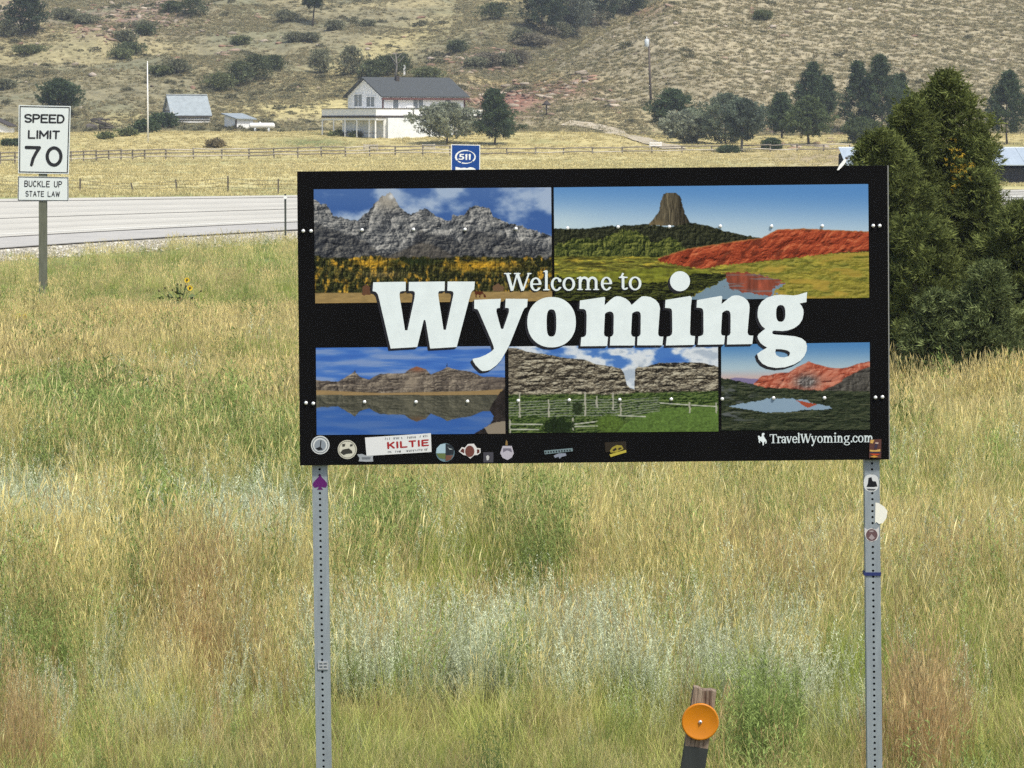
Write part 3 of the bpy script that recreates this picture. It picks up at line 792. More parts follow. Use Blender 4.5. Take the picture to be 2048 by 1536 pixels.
# ------------------------------------------------------------------ the welcome sign
SY = 14.92
board_m = mat('sign_black', (0.0065, 0.0062, 0.0065), 0.5, noise=2.5, amount=0.3, spec=0.03)
white_m = mat('sign_white', (0.69, 0.75, 0.745), 0.55, noise=14, amount=0.10)
galv = mat('galvanised_steel', (0.32, 0.36, 0.38), 0.55, noise=9, color2=(0.25, 0.28, 0.30), metal=0.35, stretch=(6, 6, 0.7))
dark_m = mat('dark_steel', (0.02, 0.02, 0.02), 0.7)
base = P(1190, 1740, SY); base[2] = 0.0
W0 = thing('welcome_sign', base, 'black welcome sign with landscape photo panels and big white lettering on two perforated posts', 'sign')
def quadmesh(mb, q, Y, th=None):
    mb.poly([[P(a, b, Y) for a, b in q]], None if th is None else (0, th, 0))
mb = MB(); quadmesh(mb, [(600, 931), (1777, 919), (1774, 331), (594, 343)], SY, 0.022)
board = part(mb, 'board', board_m, W0)
edge_m = mat('aluminium_edge', (0.30, 0.30, 0.28), 0.5, metal=0.4)
mb = MB(); mb.beam(P(1775.3, 331, SY + 0.012), P(1778.3, 919, SY + 0.012), 0.004, 0.028, up=(0, 1, 0)); part(mb, 'edge_trim', edge_m, W0, board)

ART = 0.72
def pick(c, a, w):
    w = np.clip(w, 0, 1)[..., None]
    return c * (1 - w) + np.asarray(a, float) * w
def prof(u, pts, nz=0, amp=0):
    p = np.array(pts, float)
    return np.interp(u, p[:, 0], p[:, 1]) + nz * amp
def zz(pts, s, ox, oy): return [(a / s + ox, b / s + oy) for a, b in pts]
def inpoly(U, V, pts, w=0.7):
    U, V = U + (fbm(U / 7, V / 7, 3, 6) - .5) * 3.2 * w * 1.6, V + (fbm(U / 9, V / 5, 3, 2) - .5) * 2.4 * w
    r = np.zeros(U.shape, bool); n = len(pts)
    for i in range(n):
        (x1, y1), (x2, y2) = pts[i], pts[(i + 1) % n]
        if y1 == y2: continue
        r ^= ((V < y1) != (V < y2)) & (U < (x2 - x1) * (V - y1) / (y2 - y1) + x1)
    return r.astype(float)
def grain(U, V, su, sv, s=0, o=4): return fbm(U / su, V / sv, o, s)

def rfbm(x, y, o=6, s=0):
    r, a = 0, 1.0
    for i in range(o):
        r = r + a * (1 - np.abs(2 * vnoise(x * 2 ** i + 9.7 * i, y * 2 ** i + 3.3 * i, s + i) - 1)); a *= .52
    return r
def relief(U, V, su, sv, s=0, o=6, dx=-.9, dy=-.7, k=2.2):
    "rock relief as a photograph shows it: bright towards the light, dark away from it; 0 to 1"
    x, y = U / su, V / sv
    wx = x + .35 * fbm(x * 1.3 + 4, y * 1.3, 3, s + 2); wy = y + .35 * fbm(x * 1.3, y * 1.3 + 7, 3, s + 3)
    return np.clip(.5 + k * (rfbm(wx, wy, o, s) - rfbm(wx - dx / su, wy - dy / sv, o, s)), 0, 1)
def ramp(t, *cols):
    t = np.clip(t, 0, 1) * (len(cols) - 1); i = np.clip(np.floor(t).astype(int), 0, len(cols) - 2); f = (t - i)[..., None]; c = np.array(cols, float)
    return c[i] * (1 - f) + c[i + 1] * f

def paint_peaks(U, V):
    c = np.zeros(U.shape + (3,)); c[:] = (62, 102, 172)
    cl = grain(U, V, 60, 34, 1, 5)
    c = pick(c, (178, 196, 222), smooth(0.38, 0.68, cl) * 0.95)
    c = pick(c, (140, 168, 206), smooth(430, 380, V) * 0.15)
    S = lambda p: zz(p, 3.938, 600, 340)
    n = grain(U, V, 9, 9, 2) - .5
    ridge = prof(U, S([(100, 232), (130, 240), (210, 280), (260, 350), (340, 385), (460, 400), (510, 345), (570, 290), (640, 215), (710, 180), (745, 215), (790, 290), (850, 345), (900, 345), (985, 298), (1040, 345), (1130, 380), (1190, 395), (1200, 360), (1290, 350), (1340, 295), (1420, 278), (1490, 310), (1530, 370), (1600, 405), (1700, 430), (1800, 470), (1990, 520)]), n + .8 * (grain(U, V * 0 + 3, 5, 5, 4, 3) - .5), 9)
    m = smooth(-.7, .7, V - ridge)
    rr = 1 - np.abs(grain(U + V * .8, V - U * .25, 26, 13, 3, 4) * 2 - 1); fine = .55 * grain(U + V, V - U * .35, 13, 5, 5, 4) + .45 * grain(U - V, V + U * .35, 12, 5, 1, 4)
    rl = .6 * relief(U + V * .35, V, 44, 30, 2, 7, -1.1, -.8, 4.2) + .4 * relief(U - V * .4, V, 20, 18, 5, 6, -.9, -.8, 3.4)
    rock = ramp(rl, (22, 25, 32), (58, 62, 70), (116, 117, 118), (176, 172, 166), (222, 218, 210))
    rock = pick(rock, (176, 166, 150), np.exp(-((U - 775) / 26) ** 2 - ((V - 402) / 18) ** 2) * .8)
    rock = pick(rock, (226, 226, 226), np.exp(-((U - 783) / 6) ** 2 - ((V - 393) / 6) ** 2))
    c = pick(c, rock, m)
    d1 = prof(U, S([(100, 410), (220, 450), (400, 500), (520, 560), (640, 655), (760, 640), (880, 575), (930, 470), (1050, 500), (1180, 520), (1300, 600), (1450, 680), (1560, 700), (1990, 720)]), n, 9)
    d2 = prof(U, S([(1150, 900), (1300, 460), (1450, 480), (1560, 490), (1700, 530), (1850, 570), (1990, 620)]), n, 9)
    dk = np.clip(smooth(-3, 6, V - d1) + smooth(-3, 10, V - d2) * .85, 0, 1) * m
    c = pick(c, ramp(rl, (16, 18, 24), (36, 39, 47), (60, 62, 68), (104, 102, 98), (140, 134, 124)), dk * .85)
    lit = prof(U, S([(600, 720), (860, 600), (960, 560), (1080, 600), (1240, 690), (1400, 720)]), n, 6)
    c = pick(c, ramp(relief(U, V, 22, 20, 5), (30, 30, 32), (92, 86, 78), (160, 148, 132)), smooth(-2, 4, V - lit) * (V < 520) * (U > 745) * (U < 965) * .7)
    fo = 514 + (grain(U, V * 0 + 5, 12, 9, 6) - .5) * 14
    f = smooth(-2, 2, V - fo)
    tr = grain(U, V, 7, 11, 7, 3)
    trl = relief(U, V, 9, 12, 3, 4, -.6, -.9, 1.8); trees = ramp(trl, (18, 22, 12), (46, 50, 26), (84, 82, 40))
    trees = pick(trees, (112, 100, 46), smooth(.46, .62, tr)); trees = pick(trees, (202, 152, 44), smooth(.56, .68, tr) * smooth(.3, .6, grain(U, V, 30, 16, 2, 2)))
    trees = pick(trees, (28, 32, 20), smooth(.5, .32, grain(U, V, 4, 7, 4, 3)) * .75)
    trees = pick(trees, (214, 160, 40), (np.exp(-((U - 745) / 34) ** 2 - ((V - 527) / 7) ** 2) + np.exp(-((U - 960) / 60) ** 2 - ((V - 531) / 9) ** 2)) * smooth(.35, .55, fine + .05))
    trees = pick(trees, (40, 50, 26), np.exp(-((U - 835) / 45) ** 2 - ((V - 523) / 9) ** 2))
    trees = pick(trees, (128, 112, 70), np.exp(-((U - 770) / 46) ** 2 - ((V - 549) / 7) ** 2) * .7)
    c = pick(c, trees * (.55 + .8 * trl)[..., None], f)
    c = pick(c, np.array((168, 138, 84)) * (0.85 + .3 * grain(U, V, 14, 2.5, 1, 3))[..., None], smooth(-1.5, 1.5, V - (586 + (U - 630) * -.008)))
    for (q, k) in ((((724, 590), (724, 575), (732, 568), (741, 575), (741, 590)), (110, 74, 52)), (((985, 582), (986, 573), (996, 566), (1008, 574), (1008, 582)), (122, 92, 66))): c = pick(c, k, inpoly(U, V, q))
    horse = S([(1372, 950), (1390, 955), (1440, 958), (1460, 985), (1462, 1005), (1450, 1000), (1445, 975), (1425, 985), (1424, 1005), (1416, 1005), (1414, 985), (1392, 980), (1388, 1003), (1380, 1003), (1380, 975)])
    c = pick(c, (96, 48, 30), inpoly(U, V, horse))
    return c

def paint_tower(U, V):
    S = lambda p: zz(p, 2.926, 1100, 340)
    c = np.zeros(U.shape + (3,)); t = smooth(368, 478, V + (U - 1420) * -.03)[..., None]
    c[:] = np.array((88, 146, 210)) * (1 - t) + np.array((196, 218, 230)) * t
    c = pick(c, (200, 222, 230), np.exp(-((U - 1120) / 60) ** 2 - ((V - 455) / 30) ** 2) * .6)
    fine = grain(U, V, 3.5, 3.5, 3, 3); tr = grain(U, V, 6, 6, 1, 4)
    tw = inpoly(U, V, S([(575, 322), (610, 280), (635, 245), (652, 165), (662, 142), (690, 132), (735, 134), (762, 150), (772, 200), (790, 255), (818, 305), (800, 330)]))
    col = ramp(relief(U, V, 9, 60, 5, 4, -.9, -.2, 2.0), (40, 38, 32), (84, 76, 60), (124, 112, 86)) * (1.15 - .45 * smooth(1335, 1375, U))[..., None]; col = pick(col, (132, 112, 76), smooth(1336, 1318, U) * smooth(432, 448, V) * .6)
    c = pick(c, col, tw)
    hill = prof(U, S([(0, 345), (200, 342), (400, 325), (560, 318), (700, 335), (820, 308), (900, 320), (1000, 350), (1120, 380), (1260, 398), (1900, 400)]), tr - .5, 5)
    h = smooth(-.8, .8, V - hill)
    c = pick(c, ramp(relief(U, V, 10, 8, 1, 5), (18, 22, 16), (42, 46, 32), (78, 80, 52)), h)
    tl = prof(U, S([(0, 460), (130, 400), (300, 410), (420, 350), (520, 360), (600, 420), (700, 390), (780, 440), (830, 500)]), tr - .5, 16)
    c = pick(c, ramp(relief(U, V, 14, 15, 2, 5, -.8, -.8, 2.4), (16, 24, 12), (48, 60, 28), (96, 104, 46), (150, 152, 70)), smooth(-1, 1, V - tl) * (U < 1385) * h)
    md = prof(U, S([(0, 505), (400, 505), (640, 510), (900, 520), (1865, 480)]), fine - .5, 4)
    m = smooth(-1, 1, V - md)
    g = grain(U, V, 24, 5, 6, 4)
    mead = np.array((132, 130, 48)) * (0.6 + .8 * g)[..., None]; mead = pick(mead, (66, 62, 26), smooth(.58, .68, grain(U, V, 50, 3.4, 2, 3)) * .8)
    mead = pick(mead, (190, 160, 48), smooth(.5, .7, g) * .6); mead = mead * (.7 + .6 * relief(U, V, 26, 7, 1, 6, -.6, -1, 2.4))[..., None]
    c = pick(c, mead, m)
    top = prof(U, S([(600, 525), (640, 512), (800, 462), (1060, 420), (1240, 395), (1330, 347), (1500, 343), (1865, 360)]), tr - .5, 3)
    bot = prof(U, S([(600, 525), (760, 560), (900, 580), (1000, 558), (1180, 540), (1500, 505), (1720, 480), (1900, 475)]), fine - .5, 6)
    cl = smooth(-.8, .8, V - top) * smooth(.8, -.8, V - bot) * (U > 1316)
    gul = grain(U + (V - 480) * .9, V * .5, 17, 11, 2, 5)
    red = ramp(relief(U + (V - 480) * .8, V, 34, 30, 4, 7, -1, -.8, 3.2), (62, 22, 14), (146, 56, 34), (200, 84, 48), (230, 132, 84))
    red = pick(red, (84, 34, 24), smooth(.57, .66, gul) * .6)
    red = pick(red, (196, 140, 70), smooth(3.5, 0, V - top) * .7)
    c = pick(c, red, cl)
    rm = smooth(1440, 1500, U) * smooth(0, 4, V - bot)
    c = pick(c, np.array((160, 150, 50)) * (0.62 + .76 * grain(U, V, 16, 6, 3, 5))[..., None], rm); c = pick(c, (104, 118, 44), rm * smooth(.52, .62, grain(U, V, 30, 9, 1, 4)) * .7)
    c = pick(c, ramp(relief(U, V, 18, 9, 3, 6, -.6, -1, 2.4), (76, 74, 24), (150, 140, 48), (206, 186, 84)), rm * .55); c = pick(c, (196, 160, 62), rm * smooth(.5, .7, grain(U, V, 40, 12, 4, 3)) * .7)
    riv = inpoly(U, V, S([(740, 800), (830, 740), (920, 690), (1020, 640), (1030, 600), (1180, 600), (1370, 660), (1330, 700), (1280, 800)]), 4)
    c = pick(c, (124, 150, 168), riv)
    refl = inpoly(U, V, S([(1020, 598), (1180, 600), (1372, 655), (1310, 690), (1290, 735), (1170, 720), (1040, 690)]), 4)
    c = pick(c, pick(np.array((158, 72, 48)) * (0.62 + .76 * fbm(U / 7, V / 26, 4, 2))[..., None], (118, 132, 142), smooth(.52, .66, fbm(U / 40, V / 3, 3, 4)) * .6), refl * .94)
    bank = inpoly(U, V, S([(20, 770), (20, 620), (300, 660), (700, 660), (860, 600), (1030, 612), (1010, 645), (880, 700), (760, 770)]), 4)
    c = pick(c, ramp(relief(U, V, 20, 7, 5, 6, -.6, -1, 2.6), (10, 12, 8), (38, 44, 22), (90, 96, 40)), bank * .95)
    gb = smooth(-1, 1, V - prof(U, S([(20, 610), (400, 590), (640, 570), (900, 590), (1060, 620)]), fine - .5, 6)) * (1 - bank) * (U < 1420) * (V < 575)
    c = pick(c, np.array((128, 134, 40)) * (0.65 + .7 * grain(U, V, 8, 5, 7, 3))[..., None], gb * .8)
    return c

def paint_lake(U, V):
    S = lambda p: zz(p, 3.938, 600, 680)
    c = np.zeros(U.shape + (3,)); mid = 790.0
    W_ = V > mid
    Vm = np.where(W_, 2 * mid - V - 4, V)
    c[:] = (70, 122, 208)
    st = grain(U, Vm, 90, 11, 2, 4)
    c = pick(c, (138, 162, 208), smooth(.42, .7, st) * .85); c = pick(c, (48, 96, 190), smooth(.5, .3, st) * .5)
    n = grain(U, Vm, 8, 6, 4) - .5
    ridge = prof(U, S([(100, 315), (300, 328), (400, 270), (432, 245), (470, 290), (545, 310), (630, 265), (820, 262), (880, 222), (920, 210), (990, 228), (1030, 268), (1090, 250), (1160, 212), (1230, 235), (1350, 250), (1440, 290), (1620, 295)]), n, 3)
    m = smooth(-.7, .7, Vm - ridge)
    lay = grain(U, Vm, 60, 5, 1, 4); f = grain(U, Vm, 4, 3, 6, 3)
    rk = ramp(relief(U, Vm, 44, 20, 4, 7, -1, -.8, 3.2), (44, 38, 36), (98, 88, 80), (142, 128, 112), (180, 164, 142)) * (.75 + .5 * lay)[..., None]
    rk = pick(rk, (70, 60, 54), smooth(.55, .75, f) * .5); rk = pick(rk, (172, 154, 132), np.exp(-((U - 825) / 18) ** 2 - ((Vm - 762) / 22) ** 2) * .6)
    rk = pick(rk, (92, 80, 74), smooth(930, 1000, U) * .5); rk = pick(rk, (150, 92, 66), np.exp(-((U - 835) / 16) ** 2 - ((Vm - 737) / 6) ** 2))
    c = pick(c, rk, m)
    sh = smooth(-1, 1, Vm - prof(U, [(630, 780), (760, 786), (950, 782), (1010, 778)])) * (1 - W_)
    c = pick(c, (170, 138, 88), sh * .9)
    wm = W_.astype(float)
    c = c * (1 - wm[..., None] * .16); c = pick(c, (84, 92, 72), wm * m * .45)
    c = pick(c, (56, 106, 192), wm * (1 - m) * .55)
    bk = inpoly(U, V, S([(1640, 350), (1560, 430), (1490, 550), (1530, 600), (1500, 660), (1440, 700), (1330, 760), (1640, 760)]))
    c = pick(c, np.array((46, 40, 38)) * (0.6 + .9 * grain(U, V, 7, 7, 3))[..., None], bk)
    c = pick(c, (156, 142, 122), inpoly(U, V, S([(1450, 690), (1520, 655), (1640, 635), (1640, 760), (1500, 760)])) * .95)
    for (a, b, d) in ((1158, 185, 212), (432, 238, 250)): c = pick(c, (60, 58, 62), inpoly(U, V, S([(a - 4, b), (a + 4, b), (a + 6, d), (a - 6, d)])))
    return c

def paint_gate(U, V):
    S = lambda p: zz(p, 4.452, 1000, 680)
    c = np.zeros(U.shape + (3,)); c[:] = (74, 126, 204)
    cl = grain(U, V, 46, 22, 3, 5)
    c = pick(c, (226, 232, 238), smooth(.42, .6, cl)); c = pick(c, (150, 168, 190), smooth(.62, .75, cl) * .6)
    c = pick(c, (58, 112, 200), (np.exp(-((U - 1110) / 22) ** 2 - ((V - 700) / 6) ** 2) + np.exp(-((U - 1345) / 20) ** 2 - ((V - 720) / 5) ** 2)) * .9)
    n = grain(U, V, 6, 5, 2) - .5; f = grain(U, V, 3.0, 2.4, 5, 3); rr = 1 - np.abs(grain(U, V, 9, 5, 6, 4) * 2 - 1)
    r1 = prof(U, S([(60, 70), (150, 75), (250, 108), (380, 122), (520, 150), (760, 178), (860, 215), (1000, 238), (1075, 255), (1105, 300), (1130, 400), (1165, 430), (1195, 440), (1205, 255), (1235, 240), (1310, 240), (1330, 228), (1420, 205), (1560, 200), (1800, 202), (1880, 222), (1945, 240)]), n, 3)
    m = smooth(-.7, .7, V - r1)
    f2 = grain(U + V * .6, V, 8, 3.4, 4, 4); rk = ramp(relief(U + V * .4, V, 26, 13, 5, 7, -.7, -1.0, 3.6), (22, 20, 18), (92, 82, 68), (156, 144, 120), (204, 194, 168))
    rk = pick(rk, (48, 43, 38), smooth(.8, .98, 1 - np.abs(grain(U + V * .7, V, 15, 5, 6, 4) * 2 - 1)) * .6)
    rk = pick(rk, (120, 108, 92), smooth(1060, 1020, U) * .35)
    c = pick(c, rk, m)
    gl = prof(U, S([(60, 490), (600, 480), (1000, 490), (1200, 470), (1945, 455)]), f - .5, 5)
    g = ramp(relief(U, V, 14, 7, 1, 6, -.6, -1, 2.4), (26, 40, 16), (64, 88, 38), (112, 130, 66))
    c = pick(c, g, smooth(-2, 2, V - gl))
    c = pick(c, np.array((98, 128, 54)) * (0.7 + .6 * f)[..., None], inpoly(U, V, S([(1000, 830), (1200, 690), (1450, 610), (1950, 580), (1950, 830)])) * .85)
    for k in range(7):
        y0 = 530 + k * 23
        for (xa, xb, dv, w) in ((70, 1040, 0, 2.6), (1000, 1420, -18 - k * 3, 2.4)):
            line = prof(U, S([(xa, y0 + 30), ((xa + xb) / 2, y0 + dv * .5 + 6), (xb, y0 + dv)]), f - .5, 3)
            c = pick(c, (162, 164, 152), smooth(w / 2, w / 2 - .9, np.abs(V - line)) * (U > xa / 4.452 + 1000) * (U < xb / 4.452 + 1000) * (V < S([(0, 680)])[0][1]) * .75)
    for (x, a, b) in ((175, 470, 690), (435, 530, 690), (760, 465, 680), (1075, 560, 680), (1005, 470, 620), (860, 500, 600), (1690, 555, 650), (1930, 560, 650), (90, 710, 830), (650, 690, 800)):
        c = pick(c, (186, 182, 164), inpoly(U, V, S([(x - 7, a), (x + 7, a), (x + 7, b), (x - 7, b)])) * .9)
    for (x0, y0, x1, y1) in ((90, 748, 380, 752), (90, 795, 350, 798), (660, 750, 890, 722), (660, 770, 880, 765), (1420, 560, 1680, 578), (1700, 580, 1930, 592), (1050, 672, 1300, 682)):
        q = np.abs(V - prof(U, S([(x0, y0), (x1, y1)])))
        c = pick(c, (196, 196, 178), smooth(1.5, .6, q) * (U > x0 / 4.452 + 1000) * (U < x1 / 4.452 + 1000))
    for (x, y, rx, ry, k) in ((520, 770, 140, 75, (34, 48, 24)), (980, 745, 130, 85, (88, 112, 44)), (690, 610, 50, 60, (46, 58, 34))):
        q = ((U - 1000) * 4.452 - x) ** 2 / rx ** 2 + ((V - 680) * 4.452 - y) ** 2 / ry ** 2
        c = pick(c, np.array(k) * (0.6 + .8 * f)[..., None], smooth(1.15, .7, q + (f - .5) * 1.2))
    return c

def paint_sunset(U, V):
    S = lambda p: zz(p, 5.389, 1420, 680)
    c = np.zeros(U.shape + (3,)); t = smooth(684, 742, V)[..., None]; t2 = smooth(735, 762, V)[..., None]
    c[:] = np.array((76, 136, 196)) * (1 - t) + np.array((176, 200, 212)) * t
    c[:] = c * (1 - t2) + np.array((210, 178, 172)) * t2
    f = grain(U, V, 4, 3, 5, 3); n = grain(U, V, 9, 7, 2) - .5
    c = pick(c, (120, 110, 160), smooth(-1, 1, V - prof(U, S([(100, 440), (280, 405), (420, 415), (520, 420), (900, 440)]), n, 2)) * .85)
    r = prof(U, S([(380, 480), (480, 465), (560, 385), (640, 380), (760, 352), (850, 350), (900, 315), (980, 270), (1060, 232), (1150, 260), (1300, 300), (1420, 310), (1520, 285), (1620, 250), (1730, 228)]), n, 3)
    m = smooth(-.7, .7, V - r) * (U > 1507)
    red = ramp(relief(U + V * .5, V, 38, 26, 1, 7, -1, -.8, 3.0), (84, 34, 30), (164, 70, 48), (204, 104, 76), (236, 164, 134))
    red = pick(red, (232, 150, 120), smooth(.5, .7, grain(U + V, V, 12, 9, 1, 4)) * .6)
    c = pick(c, red, m)
    gy = np.clip(np.exp(-(((U - 1420) * 5.389 - 1040) / 130) ** 2 - (((V - 680) * 5.389 - 450) / 80) ** 2) * 1.3, 0, 1)
    c = pick(c, ramp(relief(U, V, 16, 12, 3), (50, 46, 46), (104, 96, 92), (190, 182, 176)), gy * m)
    gm = smooth(-1.5, 1.5, V - prof(U, S([(1200, 560), (1380, 470), (1500, 380), (1620, 330), (1730, 290)]), n, 5)) * (U > 1640)
    c = pick(c, ramp(relief(U, V, 24, 18, 6), (34, 32, 30), (82, 78, 72), (124, 118, 108)), gm)
    hl = prof(U, S([(100, 410), (200, 420), (330, 450), (470, 480), (600, 515), (800, 520), (1200, 545), (1730, 555)]), f - .5, 4)
    g = smooth(-1, 1, V - hl)
    low = ramp(relief(U, V, 30, 10, 3, 6, -.6, -1, 2.2), (20, 26, 18), (50, 60, 40), (88, 92, 66))
    low = pick(low, (104, 108, 112), smooth(.55, .72, grain(U, V, 26, 6, 6, 3)) * smooth(1545, 1450, U) * .8)
    c = pick(c, low, g)
    lk = inpoly(U, V, S([(195, 712), (330, 690), (470, 660), (620, 632), (830, 628), (1040, 650), (1150, 690), (1270, 712), (1310, 742), (1180, 752), (1020, 752), (860, 775), (620, 780), (450, 760), (280, 735)]), 2)
    c = pick(c, (142, 168, 190), lk); c = pick(c, (176, 78, 50), inpoly(U, V, S([(920, 650), (1160, 690), (1050, 732)])) * lk)
    return c

art_m = print_mat('photo_print', 0.45, 0.08)
def photo(fn, quad, lab):
    q = [np.array(p, float) for p in quad]           # TL TR BR BL
    nx = int((q[1][0] - q[0][0]) / 1.25); ny = int((q[3][1] - q[0][1]) / 1.25)
    A, B = np.meshgrid(np.linspace(0, 1, nx), np.linspace(0, 1, ny))
    uv = ((q[0][None, None] * (1 - A)[..., None] + q[1] * A[..., None]) * (1 - B)[..., None] + (q[3] * (1 - A)[..., None] + q[2] * A[..., None]) * B[..., None])
    U, V = uv[..., 0], uv[..., 1]
    c = np.clip(fn(U, V), 0, 255); c = c * .9 + c.mean(-1, keepdims=True) * .1; c = lin(c) * ART
    b = (CY - V) / FPX; sp, cp = math.sin(PITCH), math.cos(PITCH); Yd = SY - 0.0015; k = Yd / (cp + b * sp)
    Vt = np.stack([(U - CX) / FPX * k, np.full_like(U, Yd), CAMH + (-sp + b * cp) * k], -1).reshape(-1, 3) - base
    i = np.arange(nx * ny).reshape(ny, nx)
    F = np.stack([i[:-1, :-1], i[1:, :-1], i[1:, 1:], i[:-1, 1:]], -1).reshape(-1, 4)
    o = link('photo_panel', mesh_np('photo_panel', Vt, F, c.reshape(-1, 3)), art_m, W0)
    o['label'] = lab
photo(paint_peaks, [(627.4, 378.6), (1102.3, 374.8), (1104.5, 602), (630.5, 606.6)], 'printed photo of grey mountain peaks above autumn trees')
photo(paint_tower, [(1107.5, 374.9), (1736.4, 368), (1738.4, 595.7), (1109.5, 602)], 'printed photo of a rock tower, red cliffs and a river')
photo(paint_lake, [(631.7, 695.7), (1009.4, 692), (1010.9, 867.4), (633.3, 870)], 'printed photo of badlands mirrored in a blue lake')
photo(paint_gate, [(1016.8, 693), (1436, 689), (1437, 863), (1017.5, 866)], 'printed photo of a rocky gap behind a rail corral')
photo(paint_sunset, [(1442.3, 689), (1739.5, 684.6), (1740, 859.6), (1443, 861)], 'printed photo of red mountains above a small lake')

def sup(cx, cy, rx, ry, e=2.0, n=40):
    r = []
    for k in range(n):
        a = 2 * math.pi * k / n; ca, sa = math.cos(a), math.sin(a)
        r.append((cx + rx * math.copysign(abs(ca) ** (2 / e), ca), cy + ry * math.copysign(abs(sa) ** (2 / e), sa)))
    return r
BIG = [
 ('W', 740, 550, .10742, [[(60, 135), (665, 125), (665, 297), (600, 300), (565, 310), (550, 345), (553, 420), (575, 540), (652, 1030), (697, 1030), (825, 440), (835, 350), (830, 315), (800, 297), (720, 297), (725, 130), (1393, 120), (1388, 297), (1320, 297), (1285, 305), (1270, 335), (1275, 400), (1370, 1020), (1412, 1020), (1545, 400), (1555, 345), (1545, 310), (1510, 297), (1440, 295), (1445, 122), (1953, 122), (1940, 270), (1895, 310), (1870, 370), (1840, 480), (1615, 1340), (1120, 1370), (1040, 880), (1030, 845), (1015, 832), (1000, 845), (880, 1340), (385, 1370), (165, 430), (145, 360), (110, 315), (48, 300)]]),
 ('y', 930, 580, .1123, [[(165, 175), (640, 155), (620, 320), (590, 320), (562, 335), (560, 390), (635, 670), (648, 692), (665, 697), (682, 688), (780, 400), (785, 340), (770, 320), (715, 318), (725, 155), (1118, 160), (1105, 300), (1060, 325), (1030, 380), (800, 960), (740, 1080), (640, 1250), (560, 1340), (450, 1420), (380, 1440), (310, 1445), (270, 1420), (190, 1340), (140, 1260), (135, 1235), (150, 1222), (260, 1200), (360, 1160), (470, 1095), (515, 1050), (510, 1010), (470, 900), (240, 370), (220, 345), (165, 330)]]),
 ('o', 930, 580, .1123, [sup(1542, 573, 433, 449, 2.15, 56), sup(1540, 587, 86, 243, 3.0, 32)]),
 ('m', 1140, 530, .12695, [[(157, 560), (540, 503), (553, 515), (545, 635), (640, 545), (700, 503), (740, 492), (800, 497), (880, 530), (940, 580), (972, 630), (1060, 550), (1130, 495), (1190, 492), (1270, 505), (1350, 550), (1400, 610), (1418, 680), (1395, 980), (1388, 1080), (1400, 1115), (1420, 1128), (1470, 1128), (1455, 1265), (1058, 1265), (1065, 1130), (1090, 1120), (1112, 1090), (1115, 800), (1110, 760), (1090, 735), (1055, 727), (1010, 740), (978, 765), (962, 1080), (975, 1115), (1000, 1130), (1025, 1132), (1018, 1268), (628, 1268), (635, 1132), (665, 1118), (685, 1085), (690, 800), (680, 760), (655, 735), (620, 732), (580, 745), (550, 770), (535, 1080), (545, 1115), (580, 1132), (600, 1132), (585, 1275), (165, 1280), (178, 1140), (225, 1130), (250, 1105), (258, 1060), (262, 800), (255, 730), (240, 705), (215, 693), (150, 692)]]),
 ('i', 1140, 530, .12695, [[(1505, 550), (1895, 488), (1920, 515), (1905, 650), (1890, 1060), (1895, 1095), (1915, 1115), (1970, 1120), (1960, 1258), (1510, 1268), (1525, 1130), (1575, 1120), (1605, 1090), (1612, 1050), (1608, 720), (1595, 690), (1565, 680), (1497, 675)]]),
 ('dot', 1140, 530, .12695, [sup(1733, 255, 158, 158)]),
 ('n', 1370, 570, .12695, [[(190, 237), (570, 170), (588, 185), (575, 300), (680, 215), (740, 172), (790, 163), (850, 165), (920, 190), (980, 240), (1012, 300), (1018, 360), (990, 690), (985, 750), (1000, 785), (1025, 797), (1075, 797), (1060, 930), (660, 937), (668, 803), (700, 790), (718, 755), (718, 470), (710, 430), (690, 405), (655, 398), (615, 415), (585, 440), (568, 750), (578, 785), (600, 797), (630, 797), (615, 935), (200, 942), (212, 810), (255, 800), (285, 780), (292, 740), (290, 420), (280, 380), (255, 362), (182, 355)]]),
 ('g', 1370, 570, .12695, [[(1925, 110), (1912, 270), (1805, 290), (1840, 330), (1865, 390), (1868, 450), (1850, 540), (1800, 620), (1720, 680), (1620, 715), (1530, 725), (1400, 718), (1380, 728), (1372, 750), (1385, 772), (1430, 782), (1600, 795), (1740, 810), (1840, 840), (1900, 890), (1922, 960), (1915, 1040), (1880, 1120), (1820, 1190), (1720, 1250), (1580, 1295), (1440, 1308), (1310, 1285), (1220, 1240), (1160, 1170), (1135, 1085), (1200, 1040), (1295, 985), (1240, 955), (1190, 915), (1150, 850), (1142, 810), (1160, 775), (1205, 735), (1265, 690), (1210, 645), (1170, 580), (1145, 500), (1143, 430), (1160, 340), (1210, 260), (1290, 200), (1400, 165), (1500, 153), (1620, 158), (1700, 165), (1780, 155), (1860, 130)], sup(1508, 447, 73, 132, 2.6, 28), [(1430, 1010), (1520, 1012), (1610, 1030), (1650, 1055), (1655, 1085), (1635, 1120), (1560, 1140), (1490, 1135), (1440, 1105), (1422, 1060)]]),
]
shadow_m = mat('print_shadow', (0.012, 0.011, 0.016), 0.5)
letter_i = None
for (ch, ox, oy, s, loops) in BIG:
    L = [[(ox + a * s, oy + b * s) for a, b in l] for l in loops]
    mb = MB(); mb.poly([[P(a, b, SY - 0.0045) for a, b in l] for l in L])
    if ch == 'dot':
        letter = part(mb, 'letter_dot', white_m, W0, letter_i)
    else:
        letter = part(mb, 'letter', white_m, W0)
        if ch == 'i': letter_i = letter
    mb = MB()
    for k in range(1, 5):
        mb.poly([[P(a - 1.12 * k, b + 1.12 * k, SY - 0.0040 + 0.0004 * k) for a, b in l] for l in L])
    part(mb, 'letter_shadow', shadow_m, W0, letter if ch != 'dot' else letter_i)
Z5 = 6.827
